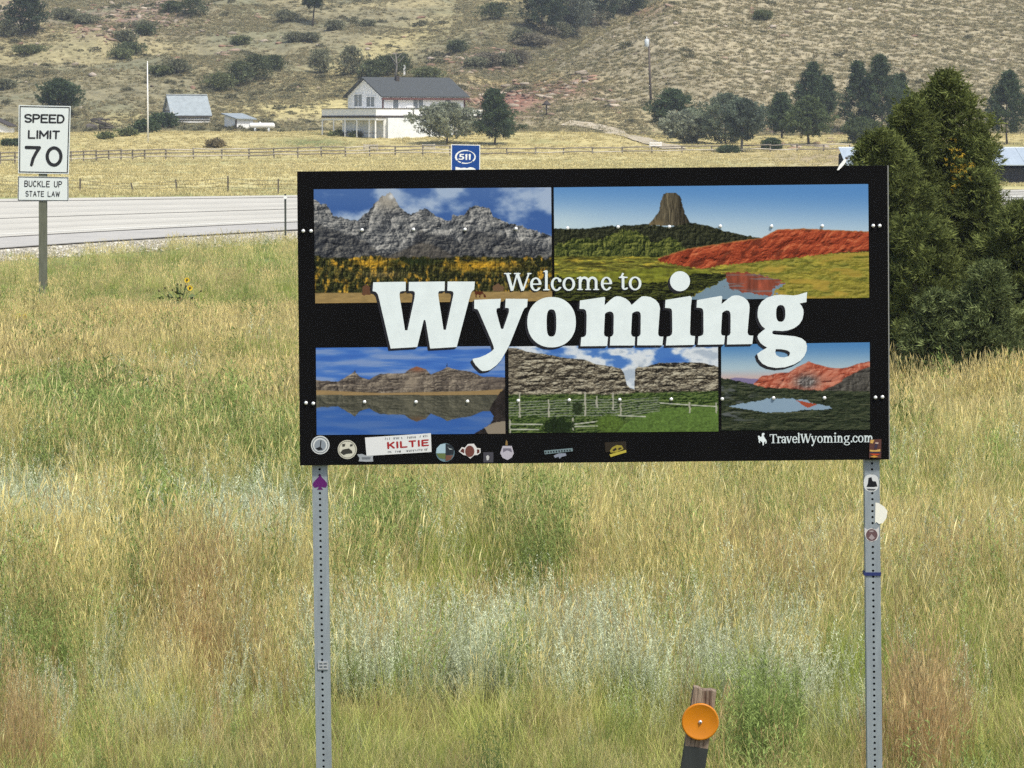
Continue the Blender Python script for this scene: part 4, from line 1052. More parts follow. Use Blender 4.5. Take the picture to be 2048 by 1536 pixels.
for (ch, a, b) in (('W', 55, 430), ('e', 412, 566), ('l', 590, 676), ('c', 694, 836), ('o', 854, 1026), ('m', 1050, 1356), ('e', 1377, 1531), ('t', 1625, 1748), ('o', 1759, 1931)):
    bl = (320 - (a - 55) * 0.0085) / Z5 + 535
    if ch in 'Wlmt': bl -= 0.6
    mb = MB(); serif_mesh(mb, ch, 1000 + a / Z5, 1000 + b / Z5, bl, 26.4, SY - 0.0045); lt = part(mb, 'small_letter', white_m, W0)
    mb = MB(); serif_mesh(mb, ch, 1000 + a / Z5 - 2, 1000 + b / Z5 - 2, bl + 2, 26.4, SY - 0.0028); part(mb, 'letter_shadow', shadow_m, W0, lt)
web_m = mat('sign_pale_print', (0.55, 0.61, 0.61), 0.55)
for (ch, a, b) in (('T', 380, 472), ('r', 470, 528), ('a', 530, 592), ('v', 588, 668), ('e', 668, 737), ('l', 737, 768), ('W', 768, 916), ('y', 904, 987), ('o', 988, 1061), ('m', 1064, 1192), ('i', 1199, 1238), ('n', 1240, 1322), ('g', 1329, 1407), ('.', 1413, 1442), ('c', 1440, 1506), ('o', 1509, 1581), ('m', 1584, 1706)):
    mb = MB(); serif_mesh(mb, ch, 1480 + a / 6.4, 1480 + b / 6.4, 886.4 - (a - 380) * 0.0017, 13.4, SY - 0.003)
    part(mb, 'web_address_letter', web_m, W0)
hs = [(278, 185), (285, 168), (300, 165), (316, 172), (312, 188), (300, 196), (310, 214), (318, 232), (332, 250), (342, 272), (340, 292), (328, 305), (322, 296), (330, 280), (318, 274), (308, 288), (304, 325), (288, 322), (292, 300), (280, 280), (262, 268), (250, 276), (262, 292), (250, 296), (238, 276), (244, 252), (232, 246), (234, 220), (226, 210), (240, 200), (252, 206), (262, 218), (272, 214), (280, 204)]
mb = MB(); mb.poly([[P(1480 + a / 6.4, 840 + b / 6.4, SY - 0.003) for a, b in hs]]); part(mb, 'bucking_horse_emblem', white_m, W0)

bolt_m = mat('bright_bolt', (0.86, 0.86, 0.84), 0.3, metal=0.35, spec=.8)
def disc_part(u, v, r, Y, h, name, m, root, parent=None, n=10):
    c = P(u, v, Y); k = r * Y / FPX
    mb = MB(); ringv = [(c[0] + k * math.cos(2 * math.pi * i / n), Y, c[2] + k * math.sin(2 * math.pi * i / n)) for i in range(n)]
    mid = [(c[0] + .7 * k * math.cos(2 * math.pi * i / n), Y - h * .8, c[2] + .7 * k * math.sin(2 * math.pi * i / n)) for i in range(n)]
    mb.add(ringv + mid + [(c[0], Y - h, c[2])], [(i, n + i, n + (i + 1) % n, (i + 1) % n) for i in range(n)] + [(n + i, 2 * n, n + (i + 1) % n) for i in range(n)], True)
    return part(mb, name, m, root, parent)
for (u, v) in ((606.5, 462), (622, 462), (724, 460), (827, 459), (930, 459), (1032, 457.5), (1135, 456.5), (1236, 454), (1338.5, 453.5), (1440.5, 452.5), (1543, 452.5), (1644.5, 452), (1746.5, 451.5), (1759.5, 451.5),
               (612, 806), (626.5, 807), (729, 804), (832, 804), (935, 803), (1036.5, 801.5), (1138.5, 800.5), (1239.5, 799.5), (1342.5, 798.5), (1444.5, 798), (1547, 796), (1649, 796), (1751, 795), (1765, 794)):
    disc_part(u, v, 3.7, SY - 0.005, 0.005, 'bolt', bolt_m, W0, board)

# perforated square posts
def perforated_post(u0, v0, u1, v1, Y, w=0.0635):
    a, b = Vector(P(u0, v0, Y)), Vector(P(u1, v1, Y))
    ax = (b - a); L = ax.length; ax.normalize()
    sx = Vector((1, 0, 0)) - ax * ax.x; sx.normalize(); sy = Vector((0, 1, 0))
    f = MB(); pitch = 0.0254; n = int(L / pitch); hw = w / 2; rr = 0.0056
    at = lambda x, t, y=-hw: a + sx * x + ax * t + sy * y
    for i in range(n):
        t0, t1 = i * pitch, (i + 1) * pitch; tm = (t0 + t1) / 2
        out = [(-hw, t0), (0, t0), (hw, t0), (hw, tm), (hw, t1), (0, t1), (-hw, t1), (-hw, tm)]
        ang = [math.radians(q) for q in (225, 270, 315, 0, 45, 90, 135, 180)]
        inn = [(rr * math.cos(q), tm + rr * math.sin(q)) for q in ang]
        f.add([at(*p) for p in out] + [at(*p) for p in inn] + [at(p[0], p[1], -hw + 0.004) for p in inn], [(k, (k + 1) % 8, 8 + (k + 1) % 8, 8 + k) for k in range(8)] + [(8 + k, 8 + (k + 1) % 8, 16 + (k + 1) % 8, 16 + k) for k in range(8)])
    for (x0, y0, x1, y1) in ((hw, -hw, hw, hw), (hw, hw, -hw, hw), (-hw, hw, -hw, -hw)):
        f.add([at(x0, 0, y0), at(x1, 0, y1), at(x1, n * pitch, y1), at(x0, n * pitch, y0)], [(0, 1, 2, 3)])
    po = part(f, 'post', galv, W0)
    return po
PY = SY + 0.022 + 0.034
lpost = perforated_post(651.2, 1760, 632, 352, PY)
rpost = perforated_post(1750.5, 1760, 1737, 340, PY)
clampm = mat('clamp_metal', (0.5, 0.51, 0.52), 0.45, metal=0.5)
FY = PY - 0.0318
mb = MB(); c = P(646, 1331, FY - 0.002)
for (dx, dz, sx, sz) in ((0, 0.014, .042, .006), (0, -0.014, .042, .006), (-.019, 0, .006, .028), (.019, 0, .006, .028), (0, 0, .034, .006), (0, 0, .005, .026)): mb.box((c[0] + dx, c[1] - 0.001 * (dx == 0) - 0.0005 * (sz > .02), c[2] + dz), (sx, .004, sz))
part(mb, 'tag_plate', clampm, W0, lpost)
# stickers
def sticker(shapes, name='sticker', label=None, Y=SY - 0.002, parent=board):
    "layers of (colour, loops) in photo pixels; the first is the sheet, the others are printed on it"
    top = None
    for k, (colr, loops) in enumerate(shapes):
        m = mat('ink_%d_%d_%d' % tuple(colr), lin(colr) * ART, 0.5)
        hole = len(loops) == 2 and len(loops[0]) == len(loops[1]) == 28
        for ls in ([loops] if hole else [[l] for l in loops]):
            mb = MB(); mb.poly([[P(a, b, Y - 0.0004 * k) for a, b in l] for l in ls])
            if top is None: top = part(mb, name, m, W0, None, label)
            else: part(mb, 'sticker_print', m, W0, top)
    return top
def z3(pts): return [(600 + a / 4.096, 860 + b / 4.096) for a, b in pts]
def ringl(cx, cy, ro, ri, n=28): return [sup(cx, cy, ro, ro, 2, n), sup(cx, cy, ri, ri, 2, n)]
sticker([((226, 228, 226), [sup(640.5, 890, 18.5, 18.5)]), ((128, 134, 140), ringl(640.5, 890, 16.4, 14.6)), ((150, 158, 166), [sup(640.5, 890.5, 11.5, 11.5)]), ((30, 30, 34), [z3([(168, 85), (176, 85), (170, 140), (188, 160), (150, 166), (128, 150), (162, 138)])])], label='round white sticker with a grey clock-like disc')
sticker([((222, 218, 200), [sup(694.5, 899, 19, 19)]), ((130, 126, 112), ringl(694.5, 899, 17.4, 16.2)), ((58, 56, 50), [z3([(330, 185), (350, 160), (400, 150), (425, 170), (430, 190), (380, 195), (360, 205)])]), ((70, 68, 60), [z3([(345, 115), (372, 112), (368, 132), (350, 136)]), z3([(410, 118), (430, 114), (432, 130), (412, 134)])])], label='round cream sticker with a dark drawing')
sticker([((172, 176, 180), [z3([(468, 200), (510, 196), (545, 210), (605, 200), (596, 225), (600, 258), (540, 260), (480, 256), (488, 230)])]), ((120, 124, 130), [z3([(505, 222), (580, 222), (575, 240), (510, 240)])])], label='small grey sticker tucked under the white banner sticker')
kt = sticker([((240, 240, 238), [z3([(532, 62), (1072, 26), (1078, 180), (545, 212)])])], label='long white banner sticker with red capital letters', Y=SY - 0.0026)
road_text('KILTIE', z3([(716, 156), (1058, 130), (1056, 76), (712, 98)]), SY - 0.0032, .26, mat('ink_red', lin((176, 40, 44)) * ART, 0.5), W0, kt, 'sticker_letter', gap=.4)
rk = np.random.default_rng(5); mb = MB()
def scrib(x0, y0, x1, y1, n):
    for i in range(n):
        t = i / n; x = x0 + (x1 - x0) * t; y = y0 + (y1 - y0) * t
        if rk.random() < .16: continue
        d = rk.normal(0, 5); p = [(x, y + d * .3), (x + 4, y + d * .3), (x + 6 + d, y + 16), (x + 2 + d, y + 16)]
        mb.poly([[P(a, b, SY - 0.0032) for a, b in z3(p)]])
scrib(700, 64, 840, 56, 13); scrib(880, 54, 955, 50, 7); scrib(985, 46, 1048, 40, 6); scrib(720, 172, 750, 170, 3); scrib(782, 168, 832, 166, 5); scrib(868, 164, 1052, 150, 17)
part(mb, 'sticker_small_print', mat('ink_dark', (0.03, 0.03, 0.035), 0.6), W0, kt)['kind'] = 'stuff'
sticker([((112, 140, 150), [sup(890.5, 905, 18.5, 18.5)]), ((178, 206, 218), [z3([(1120, 150), (1150, 118), (1192, 112), (1192, 190), (1116, 190)])]), ((106, 122, 70), [z3([(1116, 192), (1192, 192), (1190, 240), (1140, 228)])]), ((38, 46, 54), [z3([(1193, 112), (1240, 122), (1262, 160), (1258, 200), (1193, 205)])]), ((122, 82, 66), [z3([(1193, 207), (1256, 207), (1235, 242), (1193, 254)])]), ((214, 226, 226), [z3([(1208, 136), (1222, 150), (1252, 158), (1226, 160)])])], label='round sticker with a small blue and brown landscape')
sticker([((236, 232, 228), [z3([(1300, 175), (1325, 140), (1350, 145), (1375, 115), (1425, 112), (1450, 148), (1478, 150), (1480, 185), (1455, 205), (1430, 205), (1395, 235), (1360, 208), (1338, 204)])]), ((96, 46, 38), [z3([(1312, 175), (1328, 152), (1346, 158), (1345, 192)]), z3([(1450, 158), (1470, 160), (1470, 184), (1450, 195)])]), ((116, 66, 56), [sup(939.5, 902.5, 9.2, 11.4)])], label='white-edged sticker of a brown rounded shape with two lobes')
sticker([((74, 72, 80), [z3([(1502, 182), (1584, 182), (1584, 266), (1502, 266)])]), ((208, 206, 204), [z3([(1524, 215), (1540, 205), (1552, 220), (1546, 245), (1530, 250)])])], label='small dark square sticker with a pale blot')
sticker([((196, 190, 200), [z3([(1660, 130), (1735, 130), (1752, 190), (1735, 225), (1700, 246), (1660, 228), (1640, 190)])]), ((122, 116, 130), [z3([(1665, 150), (1728, 150), (1738, 182), (1700, 165), (1662, 182)])]), ((150, 120, 70), [z3([(1685, 95), (1692, 80), (1700, 95), (1702, 126), (1682, 126)])])], label='pale lilac sticker with a small brown knob on top')
def z9(pts): return [(1000 + a / 4.452, 680 + b / 4.452) for a, b in pts]
st = sticker([((122, 142, 146), [z9([(392, 985), (645, 962), (650, 990), (398, 1018)])]), ((40, 46, 52), [z9([(400 + 24 * k, 994 - 2.2 * k), (412 + 24 * k, 993 - 2.2 * k), (414 + 24 * k, 1008 - 2.2 * k), (402 + 24 * k, 1009 - 2.2 * k)]) for k in range(10)])], label='narrow grey lettered sticker')
sticker([((146, 152, 168), [z9([(478, 1030), (520, 1010), (585, 1008), (592, 1030), (550, 1040), (530, 1058), (522, 1040), (490, 1050)])])], label='tiny pale winged sticker')
sticker([((44, 34, 20), [z9([(932, 912), (1122, 902), (1126, 985), (940, 1000)])]), ((198, 182, 70), [z9([(975, 1018), (1122, 978), (1126, 1000), (985, 1042)])]), ((168, 152, 58), [z9([(978, 985), (1000, 955), (1040, 935), (1085, 940), (1100, 970), (1040, 1000), (985, 1003)])]), ((48, 38, 24), [z9([(1000, 980), (1030, 958), (1040, 975), (1015, 992)]), z9([(1048, 970), (1070, 955), (1086, 962), (1062, 980)])])], label='yellow and brown sticker below the corral photo')
def z8(pts): return [(1480 + a / 6.4, 840 + b / 6.4) for a, b in pts]
sticker([((96, 60, 54), [z8([(1658, 250), (1810, 244), (1806, 488), (1652, 485)])]), ((222, 178, 96), [z8([(1670, 256), (1720, 254), (1700, 300), (1668, 296)]), z8([(1664, 380), (1730, 388), (1795, 372), (1795, 404), (1700, 405), (1662, 402)])]), ((58, 50, 72), [z8([(1728, 310), (1765, 312), (1752, 365), (1716, 362)]), z8([(1660, 408), (1800, 410), (1800, 424), (1658, 422)])]), ((204, 180, 166), [z8([(1730, 285), (1775, 288), (1770, 306), (1735, 304)])]), ((196, 74, 40), [z8([(1660, 430), (1800, 432), (1760, 452), (1700, 450)])]), ((216, 158, 64), [z8([(1665, 470), (1720, 452), (1770, 470), (1720, 482)])])], label='bright red and yellow rectangular sticker at the end of the web address', Y=SY - 0.0042)
# stickers and tape on the posts
PYF = FY - 0.0006
def on_post(shapes, label, post, name='sticker'):
    top = None
    for k, (colr, loops) in enumerate(shapes):
        mb = MB(); mb.poly([[P(a, b, PYF - 0.0004 * k) for a, b in l] for l in loops])
        m = mat('ink_%d_%d_%d' % tuple(colr), lin(colr) * ART, 0.5)
        o = part(mb, name if top is None else 'sticker_print', m, W0, post if top is None else post, label if top is None else None)
        top = top or o
spade = [(0, -17), (4, -11), (10, -5), (14, 0), (14.5, 5), (11, 9.5), (6, 9), (2.5, 7), (4, 11), (6, 13.5), (-6, 13.5), (-4, 11), (-2.5, 7), (-6, 9), (-11, 9.5), (-14.5, 5), (-14, 0), (-10, -5), (-4, -11)]
on_post([((100, 24, 108), [[(640 + a, 966 + b) for a, b in spade]])], 'purple spade-shaped sticker', lpost)
on_post([((228, 230, 228), [sup(1742.5, 966, 15, 17.2, 2.6)]), ((20, 22, 28), [[(1737, 956), (1743, 954), (1745, 962), (1752, 963), (1755, 973), (1747, 974), (1733, 974), (1736, 966)]]), ((90, 92, 96), [[(1733, 977), (1752, 978), (1748, 981), (1737, 980.5)]])], 'round white sticker with a black vehicle silhouette', rpost)
on_post([((224, 220, 216), [[(1729, 1055), (1734, 1059), (1743, 1056), (1752, 1059), (1758, 1054), (1758.5, 1070), (1754, 1080), (1744, 1084), (1734, 1080), (1729.5, 1070)]]), ((112, 84, 86), [sup(1743.5, 1070, 11.5, 12)]), ((176, 160, 160), [[(1737, 1076), (1743, 1068), (1750, 1076), (1744, 1080)], [(1739, 1061), (1747, 1061), (1747, 1064), (1739, 1064)]])], 'horned round brown sticker with a white edge', rpost)
mb = MB(); a, b = P(1743.4, 1146, PY), 0.0345
for (dx, dy, sx, sy) in ((0, -b, .072, .003), (0, b, .072, .003), (-b, 0, .003, .066), (b, 0, .003, .066)): mb.box((a[0] + dx, PY + dy, a[2]), (sx, sy, .014))
part(mb, 'blue_tape_band', mat('blue_tape', (0.02, 0.03, 0.12), 0.5), W0, rpost)
mb = MB(); fl = [(1751, 1005), (1757, 1006), (1768, 1013), (1775, 1022), (1773, 1036), (1766, 1046), (1758, 1048), (1753, 1044), (1750, 1047)]
pts = [P(u, v, PYF - 0.001 - 0.0002 * (u - 1751)) for u, v in fl]; mb.add(pts + [p + np.array([0, .001, 0]) for p in pts], [tuple(range(9)), tuple(range(17, 8, -1))])
part(mb, 'peeling_sticker', mat('peeling_paper', (0.80, 0.78, 0.68), 0.7), W0, rpost)
mb = MB(); fe = [(1674, 340), (1679, 330), (1687, 320), (1692, 316), (1694, 318), (1690, 327), (1683, 335), (1677, 340.5)]
mb.poly([[P(a, b, SY - 0.006) for a, b in fe]], (0, 0.004, 0)); part(mb, 'white_feather', mat('feather_white', (0.85, 0.84, 0.80), 0.7), W0, board)
mb = MB(); mb.poly([[P(a, b, SY - 0.007) for a, b in [(1690, 313.5), (1693, 315), (1698, 313), (1697, 316), (1694, 319), (1691, 317)]]], (0, 0.003, 0)); part(mb, 'dark_feather_tip', mat('feather_tip', (0.07, 0.05, 0.04), 0.8), W0, board)

# ------------------------------------------------------------------ trees and shrubs
def spray(n, L, w, spread, seed):
    r = np.random.default_rng(seed); V, F = [], []
    for i in range(n):
        a = r.random() * 6.283; e = spread * math.sqrt(r.random())
        d = np.array([math.cos(a) * e, math.sin(a) * e, 1.0]); d /= np.linalg.norm(d)
        s = np.cross(d, r.normal(size=3)); s /= np.linalg.norm(s) + 1e-9
        l = L * (0.6 + 0.6 * r.random()); o = r.normal(size=3) * L * 0.25
        k = len(V)
        V += [o, o + d * l * .5 + s * w * .5, o + d * l, o + d * l * .5 - s * w * .5]
        F += [(k, k + 1, k + 2), (k, k + 2, k + 3)]
    return np.array(V), np.array(F)
def crown_mesh(name, tm, pos, dirs, size, col, rng):
    tv, tf = tm
    pos, dirs = np.asarray(pos), np.asarray(dirs)
    z = dirs / (np.linalg.norm(dirs, axis=1, keepdims=True) + 1e-9)
    x = np.cross(z, rng.normal(size=z.shape)); x /= np.linalg.norm(x, axis=1, keepdims=True) + 1e-9
    y = np.cross(z, x)
    s = np.asarray(size)[:, None, None]
    V = pos[:, None, :] + s * (tv[None, :, 0:1] * x[:, None, :] + tv[None, :, 1:2] * y[:, None, :] + tv[None, :, 2:3] * z[:, None, :])
    n, k = len(pos), len(tv)
    F = tf[None] + (np.arange(n) * k)[:, None, None]
    C = np.repeat(np.asarray(col)[:, None, :], k, 1)
    return mesh_np(name, V.reshape(-1, 3), F.reshape(-1, 3), C.reshape(-1, 3))
LEAF = leaf_mat('foliage', 0.22, 0.06)
bark = mat('bark', (0.10, 0.08, 0.06), 0.95, noise=8, amount=0.5, stretch=(4, 4, 1))
greybark = mat('grey_bark', (0.24, 0.22, 0.19), 0.95, noise=8, amount=0.4, stretch=(4, 4, 1))
PROFILE = {
    'pine': lambda t: np.interp(t, [0, .06, .16, .45, .75, 1], [.35, .75, 1.0, .78, .40, .02]),
    'juniper': lambda t: np.interp(t, [0, .08, .25, .5, .75, .9, 1], [.65, .92, 1.0, .74, .40, .17, .02]),
    'bushy': lambda t: np.interp(t, [0, .08, .35, .6, .8, .93, 1], [.8, 1.0, 1.0, .80, .58, .38, .08]),
    'round': lambda t: np.sqrt(np.clip(1 - (2 * t - .9) ** 2, .02, 1)),
    'dome': lambda t: np.sqrt(np.clip(1 - t ** 2, .02, 1)),
}
def tree(name, base, h, w, label, cat='tree', group=None, seed=0, c_lo=(.03, .045, .022), c_hi=(.075, .10, .045), shape='juniper', bare=.12, nb=120, per=11, leaf=0.3, lw=0.16, nleaf=7, spread=.9, tm=None, trunk=None, bk=bark, lean=0.0, core=.25, lumpy=.35, yellow=None, clump=None):
    r = np.random.default_rng(seed + 1000)
    o = thing(name, base, label, cat, group)
    pf = PROFILE[shape]; z0 = bare * h; h -= leaf * .4; w -= leaf * .9
    pos, dr, sz, cl = [], [], [], []
    limbs = MB()
    trunk = trunk or h * .028 + .02
    tx = lambda t: np.array([lean * h * t + .02 * h * math.sin(5 * t + seed), .015 * h * math.sin(4 * t + 2 * seed), h * t])
    for i in range(nb):
        t = (i + r.random()) / nb; t = t ** .85
        az = i * 2.39996 + r.normal() * .25
        lump = 1 - lumpy / 2 + lumpy * (vnoise(np.array(az * 1.3 + seed), np.array(t * 5.0 + seed), 2))
        R = float(pf(np.array(t))) * w / 2 * float(lump) * (.85 + .3 * r.random())
        zt = z0 + (h - z0) * t
        a0 = tx(zt / h)
        out = np.array([math.cos(az), math.sin(az), 0])
        rise = {'pine': .12, 'juniper': .45, 'bushy': .45, 'round': .35, 'dome': .25}[shape] * (1 - .8 * t)
        tip = a0 + out * R + np.array([0, 0, R * rise])
        if tip[2] > h: tip[2] = h
        if i % 4 == 0 and R > .12 * w: limbs.tube([Vector(a0) + o.location, Vector(a0 * .5 + tip * .5 + np.array([0, 0, R * .05])) + o.location, Vector(tip) + o.location], [trunk * .3, trunk * .2, trunk * .06], 4, False)
        lum = .75 + .5 * r.random()
        for j in range(per):
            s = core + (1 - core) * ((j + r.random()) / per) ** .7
            p = a0 + (tip - a0) * s + r.normal(size=3) * (leaf * (.35 + .5 * s) if clump is None else clump * (.5 + .5 * s)) * np.array([1, 1, .7])
            pos.append(p); d = out * .8 + np.array([0, 0, .25 + rise]) + r.normal(size=3) * .45
            dr.append(d); sz.append((.75 + .5 * r.random()))
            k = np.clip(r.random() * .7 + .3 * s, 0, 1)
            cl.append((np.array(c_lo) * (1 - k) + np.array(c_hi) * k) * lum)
    pos = np.array(pos); pos[:, 2] = np.clip(pos[:, 2], .03 * h, h * 1.02)
    tm = spray(nleaf, leaf, lw, spread, seed)
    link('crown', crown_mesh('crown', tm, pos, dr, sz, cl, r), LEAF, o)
    if yellow is not None:
        yp, yd, ys, yc = [], [], [], []
        for (c, rad, n) in yellow:
            for k in range(n):
                yp.append(np.array(c) - np.array(base) + r.normal(size=3) * np.array(rad)); yd.append(r.normal(size=3)); ys.append(.35 + .35 * r.random()); yc.append(np.array((.50, .34, .045)) * (.6 + .6 * r.random()))
        y = link('yellow_branch', crown_mesh('yellow_branch', tm, yp, yd, ys, yc, r), LEAF, o); y['label'] = 'turned golden-yellow leaves'; y['kind'] = 'stuff'
    tr = MB(); tr.tube([Vector(tx(q)) + o.location - Vector((0, 0, .15 if q == 0 else 0)) for q in (0, .12, .35, .65, .95)], [trunk * 1.25, trunk, trunk * .8, trunk * .5, trunk * .12], 8)
    tr.v += limbs.v; tr.f += [tuple(i + len(tr.v) - len(limbs.v) for i in f) for f in limbs.f]; tr.sm += limbs.sm
    part(tr, 'trunk', bk, o)
    return o

def at_px(u, vb, vt, wpx, Y=None):
    "base point, height and width of something whose foot and top the photo shows at these pixels"
    b = hit(u, vb) if Y is None else np.array([P(u, vb, Y)[0], Y, 0.0])
    if Y is not None: b[2] = float(H(b[0], b[1]))
    top = P(u, vt, b[1])[2]
    return b, top - b[2], wpx * b[1] / FPX

# the dense junipers right of the sign
JC, JH = (.036, .050, .015), (.18, .205, .062)
for k, (u, vb, vt, wpx, Y, lab, sd, ex) in enumerate([
        (1888, 700, 146, 225, 50.5, 'tallest dark green juniper beside the welcome sign, with a golden-yellow branch', 11, None),
        (1828, 706, 205, 170, 50.0, 'juniper whose crown leans on the tallest juniper beside the sign edge', 19, None),
        (1950, 706, 262, 150, 50.2, 'juniper filling the gap between the tallest juniper and the metal-roofed shed', 20, None),
        (1765, 712, 268, 250, 49.0, 'dark green juniper rising directly behind the edge of the welcome sign', 12, None),
        (2045, 735, 410, 230, 47.5, 'broad juniper in front of the low metal-roofed shed', 13, None),
        (1835, 728, 440, 250, 47.0, 'bushy juniper at the foot of the tallest juniper', 14, None),
        (1972, 742, 530, 180, 45.8, 'small pointed light green juniper standing in front of the juniper thicket', 15, None),
        (1872, 738, 585, 150, 46.0, 'lowest juniper sapling at the front of the thicket', 16, None),
        (2170, 735, 420, 230, 50.0, 'juniper at the outer end of the thicket', 17, None),
        (1955, 728, 345, 130, 49.5, 'dark juniper in the middle of the thicket', 18, None)]):
    Y *= 0.87; b, h, w = at_px(u, vb, vt, wpx, Y)
    ye = [(P(1915, 305, Y - 1.0), (.05, .05, .12), 16), (P(1926, 336, Y - 1.0), (.12, .05, .05), 18), (P(1908, 362, Y - 1.0), (.04, .05, .08), 6)] if k == 0 else None
    big = h > 2.2
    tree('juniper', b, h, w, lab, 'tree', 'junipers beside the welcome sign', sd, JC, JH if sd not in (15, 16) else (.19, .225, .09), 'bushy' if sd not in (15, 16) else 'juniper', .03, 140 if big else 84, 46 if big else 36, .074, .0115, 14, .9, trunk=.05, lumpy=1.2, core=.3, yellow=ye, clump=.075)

# trees round the ranch
DC, DH = (.036, .056, .030), (.10, .135, .07)
SC, SH = (.16, .18, .125), (.33, .35, .25)
for (nm, u, vb, vt, wpx, Y, shape, lab, sd, pal, bare) in [
        ('pine_tree', 990, 302, 180, 84, 330, 'pine', 'single dark pine on a short trunk beside the white house', 31, 0, .14),
        ('olive_tree', 893, 304, 207, 128, 331, 'bushy', 'wide grey-green tree in front of the white house', 32, 1, .0),
        ('juniper_tree', 1345, 282, 180, 80, 352, 'round', 'dark green tree at the outer end of the grey-green grove', 33, 0, .08),
        ('olive_tree', 1378, 296, 222, 92, 340, 'round', 'low pale silvery tree at the head of the dirt drive', 34, 1, .0),
        ('olive_tree', 1452, 298, 190, 112, 338, 'round', 'tall grey-green tree behind the top edge of the sign', 35, 3, .0),
        ('shade_tree', 1485, 330, 200, 92, 318, 'round', 'dark rounded tree with a bare thin trunk', 36, 4, .24),
        ('juniper_sapling', 1456, 332, 296, 26, 316, 'juniper', 'tiny juniper beside the thin bare trunk', 37, 0, .02),
        ('juniper_sapling', 1543, 318, 280, 28, 322, 'juniper', 'small upright juniper on the reddish bank', 38, 0, .02),
        ('juniper_tree', 1562, 278, 188, 60, 350, 'juniper', 'narrow juniper left of the tall forked pine', 39, 0, .08),
        ('pine_tree', 1616, 296, 195, 98, 335, 'pine', 'spreading pine with a clear trunk above the rail fence', 40, 2, .20),
        ('pine_tree', 1622, 250, 126, 62, 372, 'juniper', 'tall pointed pine behind the spreading pine', 41, 0, .06),
        ('juniper_tree', 1650, 240, 152, 46, 374, 'juniper', 'narrow dark tree right behind the tall pointed pine', 42, 0, .06),
        ('pine_tree', 1716, 262, 124, 72, 366, 'juniper', 'dark pine on the left of the three close pines', 43, 0, .05),
        ('pine_tree', 1762, 266, 112, 92, 364, 'juniper', 'tallest of the three close dark pines', 44, 0, .05),
        ('pine_tree', 1800, 258, 150, 56, 367, 'juniper', 'shortest of the three close dark pines', 45, 0, .05),
        ('juniper_tree', 1722, 300, 238, 66, 338, 'round', 'low green bush tree in front of the three close pines', 46, 2, .05),
        ('pine_tree', 2014, 294, 144, 98, 338, 'juniper', 'pine on a clear trunk standing behind the low shed roof', 47, 0, .14),
        ('shade_tree', 118, 246, 160, 82, 380, 'round', 'dark rounded tree behind the speed limit sign', 48, 0, .05)]:
    b, h, w = at_px(u, vb, vt, wpx, Y)
    lo, hi = [(DC, DH), (SC, SH), ((.055, .075, .032), (.13, .165, .075)), ((.085, .11, .075), (.19, .22, .145)), ((.065, .085, .062), (.13, .16, .115))][pal]
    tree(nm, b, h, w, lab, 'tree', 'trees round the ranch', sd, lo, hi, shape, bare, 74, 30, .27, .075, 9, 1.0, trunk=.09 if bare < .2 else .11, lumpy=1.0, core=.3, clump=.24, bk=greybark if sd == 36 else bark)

# conifers and brush on the hill
for (nm, u, vb, vt, wpx, lab, sd, pal, shape) in [
        ('hill_pine', 52, 66, -40, 88, 'dark pine growing among the red rock ledges on the hill', 61, 0, 'pine'),
        ('hill_pine', 627, 52, -60, 40, 'thin pine with a tall bare trunk on the hill above the house', 62, 0, 'pine'),
        ('gully_tree', 1082, 66, -60, 90, 'dark conifer at the lower end of the wooded gully', 63, 0, 'juniper'),
        ('gully_tree', 1135, 72, -20, 96, 'grey-green leafy tree between the dark gully conifers', 64, 4, 'round'),
        ('gully_tree', 1200, 50, -70, 80, 'dark conifer halfway up the wooded gully', 65, 0, 'juniper'),
        ('gully_tree', 1255, 30, -60, 80, 'dark conifer at the top of the wooded gully', 66, 0, 'juniper')]:
    b, h, w = at_px(u, vb, vt, wpx)
    lo, hi = [(DC, (.085, .105, .062)), None, None, None, ((.10, .115, .085), (.18, .195, .14))][pal]
    tree(nm, b, h, w, lab, 'tree', 'trees on the hill', sd, lo, hi, shape, .35 if sd == 62 else .04, 70, 26, .36, .10, 8, 1.0, trunk=.1, lumpy=1.0, clump=.3)
SHR = [(385, 32, 60, 36, 0), (345, 26, 40, 22, 0), (440, 182, 56, 34, 2), (478, 170, 56, 46, 0), (512, 160, 66, 50, 0), (548, 140, 40, 28, 0), (355, 146, 50, 26, 1), (320, 150, 40, 18, 2), (262, 108, 54, 22, 0), (245, 118, 40, 20, 2),
       (640, 148, 44, 48, 1), (702, 150, 50, 56, 1), (570, 42, 34, 20, 1), (588, 84, 26, 18, 1), (620, 84, 30, 18, 1), (480, 88, 30, 14, 2), (742, 158, 50, 36, 0), (775, 152, 60, 40, 0), (800, 140, 40, 30, 0), (855, 160, 64, 24, 2), (914, 106, 38, 24, 0),
       (250, 84, 40, 22, 1), (60, 108, 60, 16, 2), (12, 74, 50, 34, 1), (130, 40, 50, 22, 1), (170, 48, 44, 18, 1), (290, 60, 40, 18, 1), (1525, 38, 24, 16, 2), (290, 70, 40, 20, 0), (10, 178, 40, 18, 1), (990, 40, 60, 34, 0), (735, 55, 24, 14, 1), (668, 60, 30, 18, 1)]
for k in range(20):
    t = k / 19
    SHR.append((960 + 320 * t + random.uniform(-25, 25), 158 - 148 * t + random.uniform(-26, 2), random.uniform(34, 62), random.uniform(20, 34), 3 if k % 3 else 1))
SHRUBL = ['dark green shrub growing on the dry hillside', 'grey-green shrub growing on the dry hillside', 'low bright green shrub on the dry hillside', 'grey-brown bush in the brush-filled gully on the hill']
